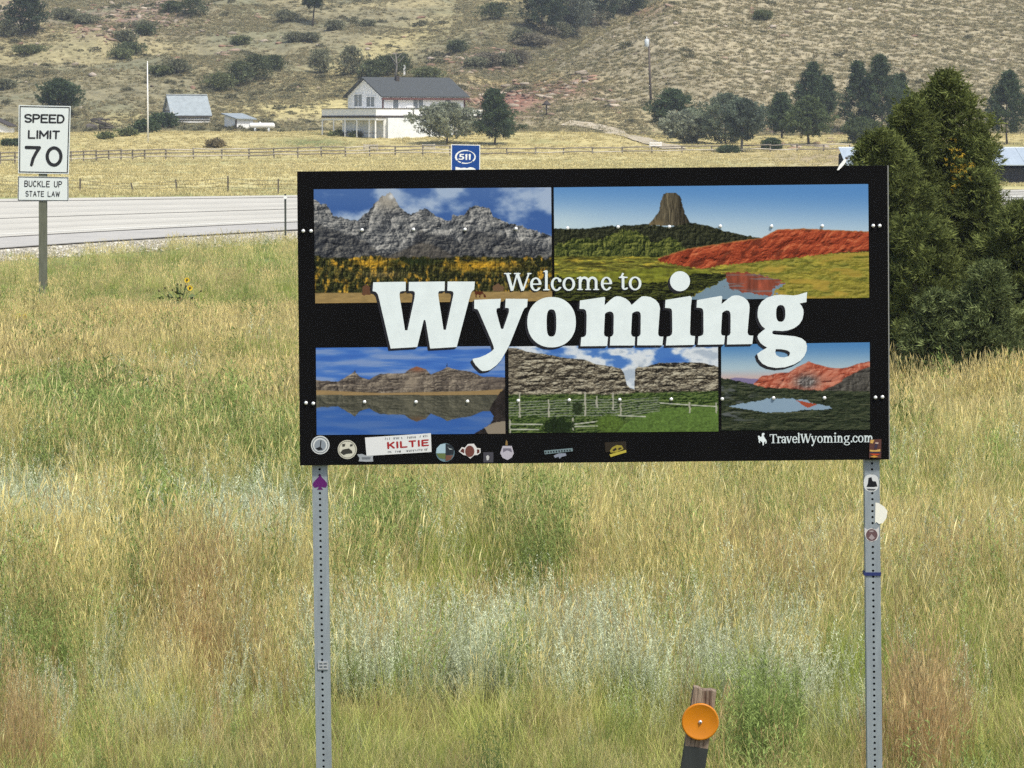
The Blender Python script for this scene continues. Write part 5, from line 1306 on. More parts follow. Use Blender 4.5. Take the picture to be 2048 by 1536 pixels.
for k, (u, vb, wpx, hpx, pal) in enumerate(SHR):
    b, h, w = at_px(u, vb, vb - hpx, wpx)
    lo, hi = [((.065, .08, .042), (.14, .16, .085)), ((.135, .14, .088), (.235, .235, .145)), ((.10, .12, .058), (.19, .205, .10)), ((.14, .125, .088), (.25, .22, .155))][pal]
    tree('hill_shrub', b, max(h, .8), w * 1.05, SHRUBL[pal], 'shrub', SHRUBL[pal] + 's', 100 + k, lo, hi, 'dome', .02, 40, 14, .26, .08, 8, 1.2, trunk=.05, lumpy=1.5, clump=.34)
for (u, vb, wpx, hpx, lab) in ((292, 265, 46, 24, 'dark low bush at the foot of the flagpole'), (325, 256, 54, 26, 'dark bush leaning on the log cabin corner'), (256, 272, 24, 12, 'small low bush near the flagpole'), (212, 278, 16, 10, 'tiny bush in the pale yellow grass'), (30, 292, 44, 12, 'dark bush in front of the small white house'), (680, 272, 24, 8, 'low green bush under the deck of the white house'), (715, 274, 22, 8, 'low bush by a deck post of the white house'), (430, 296, 30, 14, 'dry brown bush beyond the rail fence')):
    b, h, w = at_px(u, vb, vb - hpx, wpx)
    lo, hi = (DC, DH) if 'dark' in lab else ((.085, .10, .045), (.17, .19, .085)) if 'dry' not in lab else ((.16, .13, .07), (.30, .25, .14))
    tree('yard_bush', b, max(h, .35), w, lab, 'bush', 'bushes in the ranch yard', 200 + u, lo, hi, 'dome', .02, 46, 8, .34, .12, 7, 1.1, trunk=.04, lumpy=.8)
# small sagebrush dotted over the slopes
bsrc = bpy.data.collections.new('hill_sagebrush')
for k in range(4):
    r = np.random.default_rng(k + 40); n_ = 46; d = r.normal(size=(n_, 3)); d[:, 2] = np.abs(d[:, 2]); d /= np.linalg.norm(d, axis=1, keepdims=True)
    pc = d * (.5 * r.random((n_, 1)) ** .5) * np.array([1, 1, .7]); cc = np.array((.17, .165, .10)) * (.6 + .8 * r.random((n_, 1)))
    ob = bpy.data.objects.new('hill_sagebrush_%d' % k, crown_mesh('hill_sagebrush', spray(6, .22, .07, 1.1, k), pc, d, .7 + .5 * r.random(n_), cc, r)); ob.data.materials.append(LEAF); bsrc.objects.link(ob)
n = 9000
Y = np.sqrt(RNG.random(n) * (560 ** 2 - 364 ** 2) + 364 ** 2); X = (RNG.random(n) * 2 - 1) * (0.17 * Y); Z = H(X, Y)
ok = (RNG.random(n) < np.where(X > -8, .05, .5 * smooth(.48, .66, fbm(X / 12, Y / 16, 4, 6)) + .02))
sz = .5 + 1.0 * RNG.random(ok.sum()) ** 2
scatter('hill_sagebrush', bsrc, 4, np.stack([X, Y, Z], -1)[ok], np.stack([sz * 1.3, sz, sz * .8], -1), 'small grey-green sagebrush speckling the left hillside', 'shrubs', tilt=.1)
# bare snag behind the house
b, h, w = at_px(790, 160, 108, 20)
mb = MB(); B0 = Vector(b)
mb.tube([B0, B0 + Vector((.2, 0, h * .5)), B0 + Vector((.1, 0, h))], [.16, .12, .05], 6)
for (t, dx, dz) in ((.55, .9, 1.1), (.65, -.7, .9), (.8, .6, .7), (.5, -.5, .9)): mb.tube([B0 + Vector((.15, 0, h * t)), B0 + Vector((.15 + dx, .2, h * t + dz))], [.07, .02], 5)
sn = thing('dead_tree', b, 'bare grey dead tree trunk behind the roof of the white house', 'tree'); part(mb, 'trunk', greybark, sn)
# pale boulders that stand out on the slopes
stone_m = mat('pale_boulder', (.44, .37, .30), .95, noise=3, amount=.4, bump=.4)
for k, (u, v, s) in enumerate(((1545, 55, .8), (1450, 54, .5), (1985, 122, .7), (1170, 165, .8), (1152, 168, .6), (735, 100, .7), (635, 92, .6), (1205, 200, .5), (1350, 48, .6), (185, 152, 1.0), (52, 166, .6), (1830, 90, .5), (1700, 20, .6), (860, 118, .8))):
    p = hit(u, v); V, F = rock(700 + k, .6)
    V = V * s
    tag(link('boulder', mesh_np('boulder', V, F), stone_m, loc=(p[0], p[1], p[2] + .12 * s)), 'pale boulder lying on the open hillside', 'boulder', 'pale boulders on the hillside')

# ------------------------------------------------------------------ buildings
white_wall = mat('white_siding', (.84, .83, .80), .85, noise=1.2, color2=(.72, .71, .68), stretch=(1, 1, 6))
slate = mat('slate_shingle', (.072, .078, .080), .9, noise=5, color2=(.05, .055, .057), stretch=(1, 1, 4))
tin = mat('weathered_tin', (.30, .34, .36), .7, noise=2, color2=(.23, .26, .275), metal=.1)
trim_red = mat('red_brown_trim', (.10, .045, .04), .8)
trim_dark = mat('dark_trim', (.055, .045, .04), .85)
trim_white = mat('white_trim', (.80, .79, .76), .8)
glass = mat('window_glass', (.17, .19, .20), .2, spec=.5)
concrete_w = mat('whitewashed_block', (.72, .74, .74), .9, noise=2, amount=.18)
logm = mat('whitewashed_log', (.74, .72, .67), .9, noise=4, color2=(.52, .50, .45), stretch=(.4, .4, 5))
shade_wall = mat('grey_board', (.66, .67, .66), .9, noise=2, amount=.25)
class Frame:
    "a building's own axes: a along the long wall, b back along the gable"
    def __init__(s, corner, th):
        s.o = Vector(corner); s.ex = Vector((math.cos(th), math.sin(th), 0)); s.ey = Vector((-math.sin(th), math.cos(th), 0))
        s.M = Matrix.Rotation(th, 3, 'Z')
    def p(s, a, b, z): return Vector((s.o.x, s.o.y, 0)) + s.ex * a + s.ey * b + Vector((0, 0, z))
    def box(s, mb, a0, a1, b0, b1, z0, z1):
        mb.hexa([s.p(a0, b0, z0), s.p(a1, b0, z0), s.p(a1, b1, z0), s.p(a0, b1, z0), s.p(a0, b0, z1), s.p(a1, b0, z1), s.p(a1, b1, z1), s.p(a0, b1, z1)])
        return mb
def gable_shell(fr, L, W, z0, ze, zr):
    mb = MB(); p = fr.p
    mb.add([p(0, 0, z0), p(L, 0, z0), p(L, W, z0), p(0, W, z0), p(0, 0, ze), p(L, 0, ze), p(L, W, ze), p(0, W, ze), p(0, W / 2, zr), p(L, W / 2, zr)],
           [(0, 1, 5, 4), (1, 2, 6, 9, 5), (2, 3, 7, 6), (3, 0, 4, 8, 7)])
    return mb
def gable_roof(fr, L, W, ze, zr, ov=.4, og=.35, th=.12):
    mb = MB(); p = fr.p; s = (zr - ze) / (W / 2); up = .03
    for (b0, b1) in ((-ov, W / 2), (W + ov, W / 2)):
        za, zb = ze - ov * s + up, zr + up
        q = [p(-og, b0, za), p(L + og, b0, za), p(L + og, b1, zb), p(-og, b1, zb)]
        if b0 > 0: q = [q[1], q[0], q[3], q[2]]
        mb.hexa(q + [v + Vector((0, 0, th)) for v in q])
    return mb
def window(fr, root, face, a0, a1, z0, z1, mull=1, fm=trim_white):
    "framed window on the long front wall ('f', at b = 0) or on the near gable ('g', at a = 0)"
    def bx(mb, x0, x1, zA, zB, d0, d1):
        return fr.box(mb, x0, x1, -d1, -d0, zA, zB) if face == 'f' else fr.box(mb, -d1, -d0, x0, x1, zA, zB)
    f = MB(); w = .10
    for (x0, x1, zA, zB) in ((a0, a1, z0, z0 + w), (a0, a1, z1 - w, z1), (a0, a0 + w, z0 + w, z1 - w), (a1 - w, a1, z0 + w, z1 - w)): bx(f, x0, x1, zA, zB, .005, .07)
    for k in range(mull): c = a0 + (a1 - a0) * (k + 1) / (mull + 1); bx(f, c - .03, c + .03, z0 + w, z1 - w, .005, .06)
    wo = part(f, 'window', fm, root)
    g = MB(); bx(g, a0 + w * .5, a1 - w * .5, z0 + w * .5, z1 - w * .5, .004, .03); part(g, 'pane', glass, root, wo)
    return wo

HY, TH = 345.0, math.radians(30)
c0 = P(765, 231, HY); zdeck = c0[2]; ze = P(765, 191, HY)[2]; zr = P(730, 157, HY + 3.2)[2]
fr = Frame((c0[0], HY, 0), TH); HL, HW = 9.1, 7.3
zg = float(H(c0[0], HY)) - .4
house = thing('ranch_house', (c0[0], HY, zg), 'white two-storey ranch house with dark gable roof and a long deck', 'house')
part(gable_shell(fr, HL, HW, zg, ze, zr), 'wall', white_wall, house)
roof = part(gable_roof(fr, HL, HW, ze, zr, .45, .35), 'roof', slate, house)
mb = MB(); fr.box(mb, -.3, HL + .3, -.5, -.38, ze - .42, ze - .22); part(mb, 'fascia', trim_red, house, roof)
mb = MB(); fr.box(mb, 3.0, 3.35, HW / 2 - .9, HW / 2 - .55, zr - .6, zr + .25); part(mb, 'chimney', trim_dark, house, roof)
mb = MB()
for a in (-.04, HL - .08): fr.box(mb, a, a + .14, -.06, .02, zdeck, ze - .25)
part(mb, 'corner_board', trim_red, house)
fa = lambda u: (u - 765) / 17.8
vz = lambda v: P(765, v, HY)[2]
for (u0, u1, v0, v1, mu) in ((783.5, 797.5, 218, 194.5, 0), (823, 846, 219, 194.5, 1), (886, 901, 217, 194.5, 0)):
    wo = window(fr, house, 'f', fa(u0), fa(u1), vz(v0), vz(v1), mu)
    mb = MB(); fr.box(mb, fa(u0) - .12, fa(u1) + .12, -.06, -.003, vz(v1) + .01, ze - .28); part(mb, 'lintel', trim_red, house, wo)
gb = lambda u: (765 - u) / 10.3
for (u0, u1, v0, v1) in ((723, 704, 216, 188), (750, 730.5, 217, 193)):
    window(fr, house, 'g', gb(u0), gb(u1), vz(v0 - 2), vz(v1 - 2), 1)
# the deck wraps the gable end and the front
A, B, C = P(643.5, 231, 347.5), P(752, 231.5, 341.0), P(966, 229, 349.5)
for q in (A, B, C): q[2] = zdeck
iA, iB, iC = Vector(fr.p(-.05, HW - .5, zdeck)), Vector(fr.p(-.05, -.05, zdeck)), Vector(fr.p(HL + 1.4, 2.2, zdeck))
mb = MB(); dl = [Vector(A), Vector(B), Vector(C), iC, iB, iA]
mb.poly([[Vector((q.x, q.y, zdeck)) for q in dl]], (0, 0, -.22)); deck = part(mb, 'deck', trim_white, house)
rail_z = P(765, 216.5, HY)[2]
def parapet(p, q, n):
    d = (Vector(q) - Vector(p)); nrm = Vector((d.y, -d.x, 0)).normalized()
    for k in range(n):
        a, b = Vector(p) + d * (k / n + .0015), Vector(p) + d * ((k + 1) / n - .0015)
        mb = MB(); mb.hexa([a - nrm * .0, b - nrm * .0, b - nrm * .04, a - nrm * .04] + [v + Vector((0, 0, rail_z - zdeck - .06)) for v in (a, b, b - nrm * .04, a - nrm * .04)]); part(mb, 'parapet_board', white_wall, house, deck)
    mb = MB(); mb.beam(Vector(p) + Vector((0, 0, rail_z - zdeck - .03)), Vector(q) + Vector((0, 0, rail_z - zdeck - .03)), .12, .06); part(mb, 'cap_rail', trim_dark, house, deck)
    mb = MB(); mb.beam(Vector(p) + nrm * .03 + Vector((0, 0, -.11)), Vector(q) + nrm * .03 + Vector((0, 0, -.11)), .05, .2); part(mb, 'deck_edge', trim_dark, house, deck)
    mb = MB(); mb.beam(Vector(p) - nrm * .12 + Vector((0, 0, -.36)), Vector(q) - nrm * .12 + Vector((0, 0, -.36)), .1, .2); part(mb, 'deck_beam', trim_white, house, deck)
parapet(A, B, 5); parapet(B, C, 9)
for u in (644.5, 667.5, 690.5, 714, 738.5, 751):
    t = (u - 643.5) / (752 - 643.5); q = A + (B - A) * t; g = float(H(q[0], q[1])) - .5
    mb = MB(); mb.box((q[0], q[1] + .12, (zdeck - .24 + g) / 2), (.13, .13, zdeck - .24 - g)); part(mb, 'deck_post', trim_white, house, deck)
mb = MB(); q0, q1 = A + (B - A) * .02, A + (B - A) * 1.0
mb.beam((q0[0], q0[1] + .1, P(0, 266, HY)[2]), (q1[0], q1[1] + .1, P(0, 266, HY)[2]), .05, .07); part(mb, 'lower_rail', trim_dark, house, deck)
# the lower storey: shaded board wall under the deck, whitewashed block wall to the right
mb = MB(); q0, q1 = P(688, 250, 345.6), P(776, 250, 341.6)
mb.hexa([(q0[0], q0[1], zg), (q1[0], q1[1], zg), (q1[0], q1[1] + .2, zg), (q0[0], q0[1] + .2, zg), (q0[0], q0[1], zdeck - .24), (q1[0], q1[1], zdeck - .24), (q1[0], q1[1] + .2, zdeck - .24), (q0[0], q0[1] + .2, zdeck - .24)]); lower = part(mb, 'lower_wall', shade_wall, house)
for t in (.0, .32, .62, .94):
    q = q0 + (q1 - q0) * t; mb = MB(); mb.box((q[0], q[1] - .04, (zg + zdeck - .24) / 2), (.35, .06, zdeck - .26 - zg)); part(mb, 'wall_batten', trim_white, house, lower)
mb = MB(); q0, q1 = P(776, 250, 341.4), P(905, 250, 346)
mb.hexa([(q0[0], q0[1], zg), (q1[0], q1[1], zg), (q1[0], q1[1] + 1, zg), (q0[0], q0[1] + 1, zg), (q0[0], q0[1], zdeck - .24), (q1[0], q1[1], zdeck - .24), (q1[0], q1[1] + 1, zdeck - .24), (q0[0], q0[1] + 1, zdeck - .24)]); part(mb, 'block_wall', concrete_w, house)
q = P(820, 216, 343.4); tb = thing('patio_table', (q[0], q[1] + .6, zdeck), 'small white table standing on the deck of the white house', 'table')
mb = MB(); mb.box((q[0], q[1] + .6, rail_z + .12), (.9, .5, .08)); mb.box((q[0], q[1] + .6, rail_z + .2), (.5, .3, .08)); part(mb, 'table_top', trim_white, tb)
for s in (-.35, .35): mb = MB(); mb.box((q[0] + s, q[1] + .6, (zdeck + rail_z + .08) / 2), (.05, .4, rail_z + .08 - zdeck)); part(mb, 'leg', trim_dark, tb)

# log cabin with a tin roof
CYd = float(hit(346, 249)[1]); c0 = P(346, 248, CYd); fr = Frame((c0[0], CYd, 0), math.radians(20)); L, W = 3.85, 3.3
z0 = float(H(c0[0], CYd)) - .2; ze = P(346, 225, CYd)[2]; zr = P(331, 191, CYd + 1.5)[2]
cabin = thing('log_cabin', (c0[0], CYd, z0), 'small whitewashed log cabin with a steep grey tin roof', 'cabin')
part(gable_shell(fr, L, W, z0, ze, zr), 'wall', mat('dark_chinking', (.20, .18, .15), .95), cabin)
crf = part(gable_roof(fr, L, W, ze, zr, .35, .3, .07), 'roof', tin, cabin)
mb = MB(); mb.beam(fr.p(-.3, W / 2, zr + .12), fr.p(L + .3, W / 2, zr + .12), .3, .05); part(mb, 'ridge_cap', mat('bright_tin', (.6, .63, .64), .5, metal=.2), cabin, crf)
mb = MB(); mb.beam(fr.p(-.3, -.37, ze - .42), fr.p(L + .3, -.37, ze - .42), .04, .1); part(mb, 'fascia', trim_dark, cabin, crf)
nlog = 5; hz = (ze - z0) / nlog
for k in range(nlog):
    mb = MB(); mb.tube([fr.p(-.15, -.02, z0 + hz * (k + .5)), fr.p(L + .15, -.02, z0 + hz * (k + .5))], hz * .40, 8); part(mb, 'log', logm, cabin)
    mb = MB(); mb.tube([fr.p(-.02, -.15, z0 + hz * (k + 1)), fr.p(-.02, W + .1, z0 + hz * (k + 1))], hz * .38, 8); part(mb, 'log', logm, cabin)
for k in range(5):
    mb = MB(); s = (zr - ze) / (W / 2); b = W * (k + .7) / 5.6; t = ze + .25; top = ze + s * min(b, W - b) - .05
    if top > t: fr.box(mb, -.06, .0, b - .22, b + .22, t, top); part(mb, 'gable_board', logm, cabin)

# shed with a lean-to roof, gas tank, ruin
SYd = float(hit(472, 260)[1]); c0 = P(472, 259, SYd); fr = Frame((c0[0], SYd, 0), math.radians(38)); z0 = float(H(c0[0], SYd)) - .15; k = SYd / FPX
L, W = 2.1, 2.15; zb, zf = P(446, 229, SYd)[2], P(472, 237, SYd)[2]
shed = thing('garden_shed', (c0[0], SYd, z0), 'small white shed with a lean-to tin roof next to the gas tank', 'shed')
mb = MB(); p = fr.p
mb.add([p(0, 0, z0), p(L, 0, z0), p(L, W, z0), p(0, W, z0), p(0, 0, zf), p(L, 0, zf - .05), p(L, W, zb), p(0, W, zb)], [(0, 1, 5, 4), (1, 2, 6, 5), (2, 3, 7, 6), (3, 0, 4, 7)]); part(mb, 'wall', white_wall, shed)
mb = MB(); q = [p(-.25, -.3, zf - .05), p(L + .3, -.3, zf - .12), p(L + .3, W + .25, zb + .05), p(-.25, W + .25, zb + .05)]; mb.hexa(q + [v + Vector((0, 0, .1)) for v in q]); part(mb, 'roof', tin, shed)
mb = MB(); fr.box(mb, -.05, .08, -.05, .08, z0, zf - .08); part(mb, 'corner_post', trim_dark, shed)
TY = SYd - 1.6; tk = P(524, 251.5, TY); r = .30; zt = tk[2]
tank = thing('gas_tank', (tk[0], TY, float(H(tk[0], TY))), 'white capsule-shaped gas tank lying beside the small white shed', 'tank')
mb = MB(); n = 7; pr = [(-1.1 - r * .8 * math.cos(a * math.pi / 2 / n), r * math.sin(a * math.pi / 2 / n) + .005) for a in range(n + 1)]
pr = pr + [(-x, y) for x, y in pr[::-1]]
mb.tube([(tk[0] + x, TY, zt) for x, y in pr], [y for x, y in pr], 12); part(mb, 'tank_body', mat('tank_white', (.78, .76, .72), .6, noise=2, amount=.12), tank)
mb = MB(); mb.tube([(tk[0] - .2, TY, zt + r - .03), (tk[0] - .2, TY, zt + r + .1)], .1, 8); part(mb, 'valve_dome', trim_white, tank)
for dx in (-.7, .7): mb = MB(); g = float(H(tk[0] + dx, TY)); mb.box((tk[0] + dx, TY, (g - .1 + zt - r * .7) / 2), (.18, .5, max(.1, zt - r * .7 - g + .1))); part(mb, 'foot', concrete_w, tank)
old = mat('rotten_wood', (.10, .085, .07), .95, noise=4, amount=.5); b = hit(200, 262)
ruin = thing('log_ruin', b, 'collapsed dark log dugout with fallen roof poles on the slope', 'ruin'); rr = np.random.default_rng(3)
for k, (x, z, s) in enumerate(((-1.0, .45, .75), (-.55, .4, .6))):
    V, F = rock(820 + k, .9); mb = MB(); mb.add(V * s * 1.2 + b + np.array([x, -.2, z]), [tuple(f) for f in F]); part(mb, 'stone', mat('dark_stone', (.13, .115, .10), .95, noise=3, amount=.4), ruin)
for (x0, z0_, x1, z1_, y, rad) in ((-1.0, 1.15, 1.0, 1.2, 0, .09), (-.9, 1.0, .9, .75, -.3, .08), (-.2, 1.1, 1.35, .55, -.2, .08), (0, 1.2, 0, 0, -.25, .09), (.55, 1.0, .55, 0, 0, .08), (-.4, .9, 1.4, .35, .2, .09), (.1, .35, 1.5, .3, -.4, .1), (-.8, 1.25, .3, 1.3, .2, .07)):
    mb = MB(); mb.tube([b + np.array([x0, y, z0_]), b + np.array([x1, y + .2, z1_])], [rad, rad * .85], 6); part(mb, 'log', old, ruin)

# white house at the left edge
WY = 356.0; c0 = P(15, 283, WY); z0 = float(H(c0[0], WY)) - .3
ze, zr = P(15, 252, WY)[2], P(-40, 226, WY)[2]
fr = Frame((c0[0], WY, 0), math.radians(90))
cot = thing('white_cottage', (c0[0], WY, z0), 'small white cottage gable at the edge of the meadow with a dark eave', 'house')
part(gable_shell(fr, 5.0, 5.4, z0, ze, zr), 'wall', white_wall, cot)
part(gable_roof(fr, 5.0, 5.4, ze, zr, .22, .3, .1), 'roof', trim_dark, cot)
window(fr, cot, 'g', .6, 1.3, P(0, 277, WY)[2], P(0, 264, WY)[2], 0, trim_dark)

# low open shed behind the junipers
BY = 240.0; u0, u1 = 1690, 2330; zb = P(0, 376, BY)[2]; zt, ze = P(0, 297, BY + 3)[2], P(0, 331, BY)[2]
x0, x1 = P(u0, 376, BY)[0], P(u1, 376, BY)[0]
barn = thing('machine_shed', ((x0 + x1) / 2, BY, zb), 'long low shed with a pale metal roof and dark open front', 'shed')
bar_tin = mat('pale_tin_roof', (.40, .46, .51), .6, noise=1.5, color2=(.33, .38, .43), metal=.15, stretch=(3, .3, .3))
npan = 16
for k in range(npan):
    a, b = x0 + (x1 - x0) * k / npan + .01, x0 + (x1 - x0) * (k + 1) / npan - .01; mb = MB(); q = [Vector((a, BY - .3, ze)), Vector((b, BY - .3, ze)), Vector((b, BY + 5, zt)), Vector((a, BY + 5, zt))]; mb.hexa(q + [v + Vector((0, 0, .06)) for v in q]); part(mb, 'roof_sheet', bar_tin, barn)
mb = MB(); mb.beam((x0, BY + 5.05, zt + .06), (x1, BY + 5.05, zt + .06), .14, .08); part(mb, 'ridge_cap', trim_white, barn)
dk = mat('dark_boards', (.03, .032, .045), .9, noise=3, amount=.4)
mb = MB(); mb.box(((x0 + x1) / 2, BY + 4.9, (zb + zt) / 2 - .2), (x1 - x0, .1, zt - zb - .3)); part(mb, 'back_wall', dk, barn)
mb = MB(); mb.box(((x0 + x1) / 2, BY + .6, (zb + ze) / 2 - .1), (x1 - x0, .06, ze - zb - .2)); part(mb, 'front_shade_sheet', dk, barn)  # near-black sheet stands in for the shade inside the open front
for k in range(8): mb = MB(); x = x0 + .2 + (x1 - x0 - .4) * k / 7; mb.box((x, BY + .2, (zb + ze) / 2 - .2), (.1, .12, ze - zb + .3)); part(mb, 'post', greybark, barn)

# ------------------------------------------------------------------ poles, fences, gates
fb = hit(296, 285); ft = P(296, 125, fb[1])[2]
fl = thing('flagpole', fb, 'tall thin white flagpole without a flag', 'flagpole')
mb = MB(); mb.tube([fb - np.array([0, 0, .3]), (fb[0], fb[1], (fb[2] + ft) / 2), (fb[0], fb[1], ft)], [.085, .07, .04], 8); part(mb, 'pole', trim_white, fl)
mb = MB(); mb.tube([(fb[0], fb[1], ft - .02), (fb[0], fb[1], ft + .05), (fb[0], fb[1], ft + .12)], [.03, .07, .02], 8); part(mb, 'finial', trim_white, fl)
ub = hit(1302, 207); ut = P(1296, 76, ub[1]); k = ub[1] / FPX
ut = np.array([ub[0] - 5 * k, ub[1], ut[2]])
up_ = thing('utility_pole', ub, 'tall wooden utility pole with a grey transformer can on the slope', 'pole')
mb = MB(); mb.tube([ub - np.array([0, 0, .4]), ut], [.14, .10], 8); part(mb, 'pole', mat('pole_wood', (.13, .105, .085), .95, noise=5, amount=.3), up_)
mb = MB(); c = ut + np.array([-.2, -.1, -.1]); mb.tube([c + np.array([0, 0, -.85]), c + np.array([0, 0, -.8]), c + np.array([0, 0, -.1]), c], [.2, .25, .25, .16], 10); part(mb, 'transformer', mat('transformer_grey', (.52, .56, .58), .5), up_)
mb = MB(); mb.tube([c, c + np.array([.0, 0, .25])], [.06, .04], 6); part(mb, 'insulator', trim_white, up_)
lb = hit(1093, 232); lt = P(1093, 201, lb[1])[2]
lm = thing('yard_lamp', lb, 'small hooded yard lamp on a post near the rocky red bank', 'lamp')
mb = MB(); mb.tube([lb - np.array([0, 0, .2]), (lb[0], lb[1], lt - .3)], .07, 6); part(mb, 'post', trim_dark, lm)
mb = MB(); mb.tube([(lb[0], lb[1], lt - .5), (lb[0], lb[1], lt - .3), (lb[0], lb[1], lt)], [.5, .32, .1], 8); part(mb, 'lamp_hood', trim_dark, lm)
hb = hit(809, 152); hh = P(809, 134, hb[1])[2] - hb[2]
mk_ = thing('white_marker', hb, 'small white marker post on the slope behind the house roof', 'post')
mb = MB(); mb.box((hb[0], hb[1], hb[2] + hh / 2 - .1), (.22, .2, hh + .2)); part(mb, 'post', trim_white, mk_)
mb = MB(); mb.tube([(hb[0], hb[1], hb[2] + hh), (hb[0], hb[1], hb[2] + hh + .12), (hb[0], hb[1], hb[2] + hh + .28)], [.1, .16, .05], 8); part(mb, 'finial', trim_white, mk_)

rail_m = mat('weathered_rail', (.24, .21, .17), .95, noise=3, color2=(.15, .13, .105))
rail_l = mat('sunbleached_rail', (.50, .45, .36), .9, noise=3, amount=.3)
def rail_fence(pts, sp, hgt, label, nr=3, seed=0):
    r = np.random.default_rng(seed); P3 = []
    for (u, v) in pts: P3.append(hit(u, v))
    d = [0]
    for a, b in zip(P3[:-1], P3[1:]): d.append(d[-1] + math.hypot(*(b - a)[:2]))
    n = int(d[-1] / sp); q = []
    for k in range(n + 1):
        s = d[-1] * k / n; x = np.interp(s, d, [p[0] for p in P3]); y = np.interp(s, d, [p[1] for p in P3]); q.append(np.array([x, y, float(H(x, y))]))
    root = thing('rail_fence', q[0], label, 'fence')
    for p in q:
        hp = hgt * (1 + r.normal() * .05); mb = MB(); mb.beam(p - np.array([0, 0, .3]), p + np.array([r.normal() * .03, 0, hp]), .12, .12); part(mb, 'post', rail_m, root)
    for k in range(n):
        for j in range(nr):
            z = hgt * (.35 + .6 * j / max(1, nr - 1)); a, b = q[k] + np.array([0, -.08, z + r.normal() * .03]), q[k + 1] + np.array([0, -.08, z + r.normal() * .03])
            mb = MB(); mb.tube([a - (b - a) * .03, (a + b) / 2 + np.array([0, 0, r.normal() * .02]), b + (b - a) * .03], [.055, .06, .05], 5)
            part(mb, 'rail', rail_l if (j == 0 and r.random() < .6) or r.random() < .08 else rail_m, root)
rail_fence([(-60, 331), (120, 326), (300, 320), (520, 318), (640, 315), (760, 313), (900, 312)], 2.3, .92, 'long weathered rail fence crossing the meadow before the white house', 3, 1)
rail_fence([(958, 311), (1150, 309), (1330, 306), (1520, 304), (1700, 302)], 2.6, .62, 'low dark rail fence running on past the dirt drive', 2, 2)
def gate(u0, u1, vb, vt, label, m=rail_l):
    a, b = hit(u0, vb), hit(u1, vb); b[1] = a[1]; b[2] = float(H(b[0], b[1])); h = P(u0, vt, a[1])[2] - a[2]
    g = thing('pole_gate', a, label, 'gate')
    for p in (a, b): mb = MB(); mb.box((p[0], p[1], p[2] + h / 2 - .1), (.12, .12, h + .2)); part(mb, 'post', m, g)
    for t in (.45, .85): mb = MB(); mb.beam(a + np.array([0, -.08, h * t]), b + np.array([0, -.08, h * t]), .06, .12); part(mb, 'rail', m, g)
gate(728, 755, 302, 288, 'pale two-rail gate panel standing on the lawn below the house deck')
gate(845, 869, 301, 288, 'pale two-rail panel under the grey-green tree by the house')
gate(1300, 1322, 296, 284, 'white two-rail panel at the bottom of the dirt drive', trim_white)

# barbed-wire fence beyond the highway
tp = mat('rusty_post', (.10, .085, .07), .9); wire_m = mat('old_wire', (.15, .14, .13), .7, metal=.5)
wp = [(-40, 384, 358, 0), (160, 382, 357, .02), (267, 379, 366, -.3), (354, 380, 359, -.1), (456, 382, 352, .0), (556, 385, 358, .03), (690, 384, 356, 0), (800, 383, 356, .02)]
w0 = hit(160, 384); wf = thing('wire_fence', w0, 'sagging barbed-wire fence on thin posts beyond the highway', 'fence'); tops = []
for (u, vb, vt, ln) in wp:
    b = hit(u, vb + 3); h = P(u, vt, b[1])[2] - b[2]; t = b + np.array([ln * h, 0, h]); tops.append((b, t))
    mb = MB(); mb.beam(b - np.array([0, 0, .2]), t, .07, .07); part(mb, 'post', tp, wf)
for (a, b) in zip(tops[:-1], tops[1:]):
    for f in (.35, .62, .88):
        p, q = a[0] + (a[1] - a[0]) * f, b[0] + (b[1] - b[0]) * f; mb = MB(); mb.tube([p, (p + q) / 2 - np.array([0, 0, .05]), q], .008, 4); part(mb, 'wire', wire_m, wf)

# ------------------------------------------------------------------ road signs and markers
SLY = 63.0; b = P(85, 640, SLY); b[2] = float(H(b[0], SLY))
sl = thing('speed_limit_sign', b, 'white speed limit 70 sign with a seat belt plate on a wooden post', 'sign')
postw = mat('green_treated_post', (.155, .16, .115), .95, noise=6, color2=(.10, .105, .075), stretch=(3, 3, .6))
mb = MB(); tp0 = P(86, 330, SLY + .08); mb.beam((b[0], SLY + .08, b[2] - .3), (tp0[0], SLY + .08, tp0[2]), .135, .135, up=(0, 1, 0)); part(mb, 'post', postw, sl)
sw = mat('sign_sheeting', (.70, .74, .71), .5, noise=12, amount=.04); sk = mat('sign_ink', (.018, .018, .02), .6)
def plate(q, name, m, Y, root, th=.004):
    mb = MB(); mb.poly([[P(a, c, Y) for a, c in q]], (0, th, 0)); return part(mb, name, m, root)
def inset(q, d):
    c = np.mean(np.array(q), 0); return [(a + d * np.sign(c[0] - a), v + d * np.sign(c[1] - v)) for a, v in q]
def border(q, d0, d1, Y, root, parent, m):
    o, i = inset(q, d0), inset(q, d1); mb = MB(); mb.poly([[P(a, c, Y) for a, c in o], [P(a, c, Y) for a, c in i]]); return part(mb, 'border_line', m, root, parent)
q1 = [(36.3, 346.6), (137.6, 348.4), (141.6, 212.2), (37.4, 210.0)]
pl = plate(q1, 'speed_plate', sw, SLY, sl); border(q1, 2.0, 3.9, SLY - .003, sl, pl, sk)
road_text('SPEED', [(48.3, 245.4), (129, 247), (129.8, 229), (48.6, 227.4)], SLY - .004, .22, sk, sl, pl)
road_text('LIMIT', [(55.6, 277.4), (119.4, 278.6), (120.2, 261), (56, 259.8)], SLY - .004, .22, sk, sl, pl)
road_text('7', [(49.8, 332.4), (81.4, 333), (82.2, 292.2), (49.2, 291.4)], SLY - .004, .19, sk, sl, pl, 'numeral')
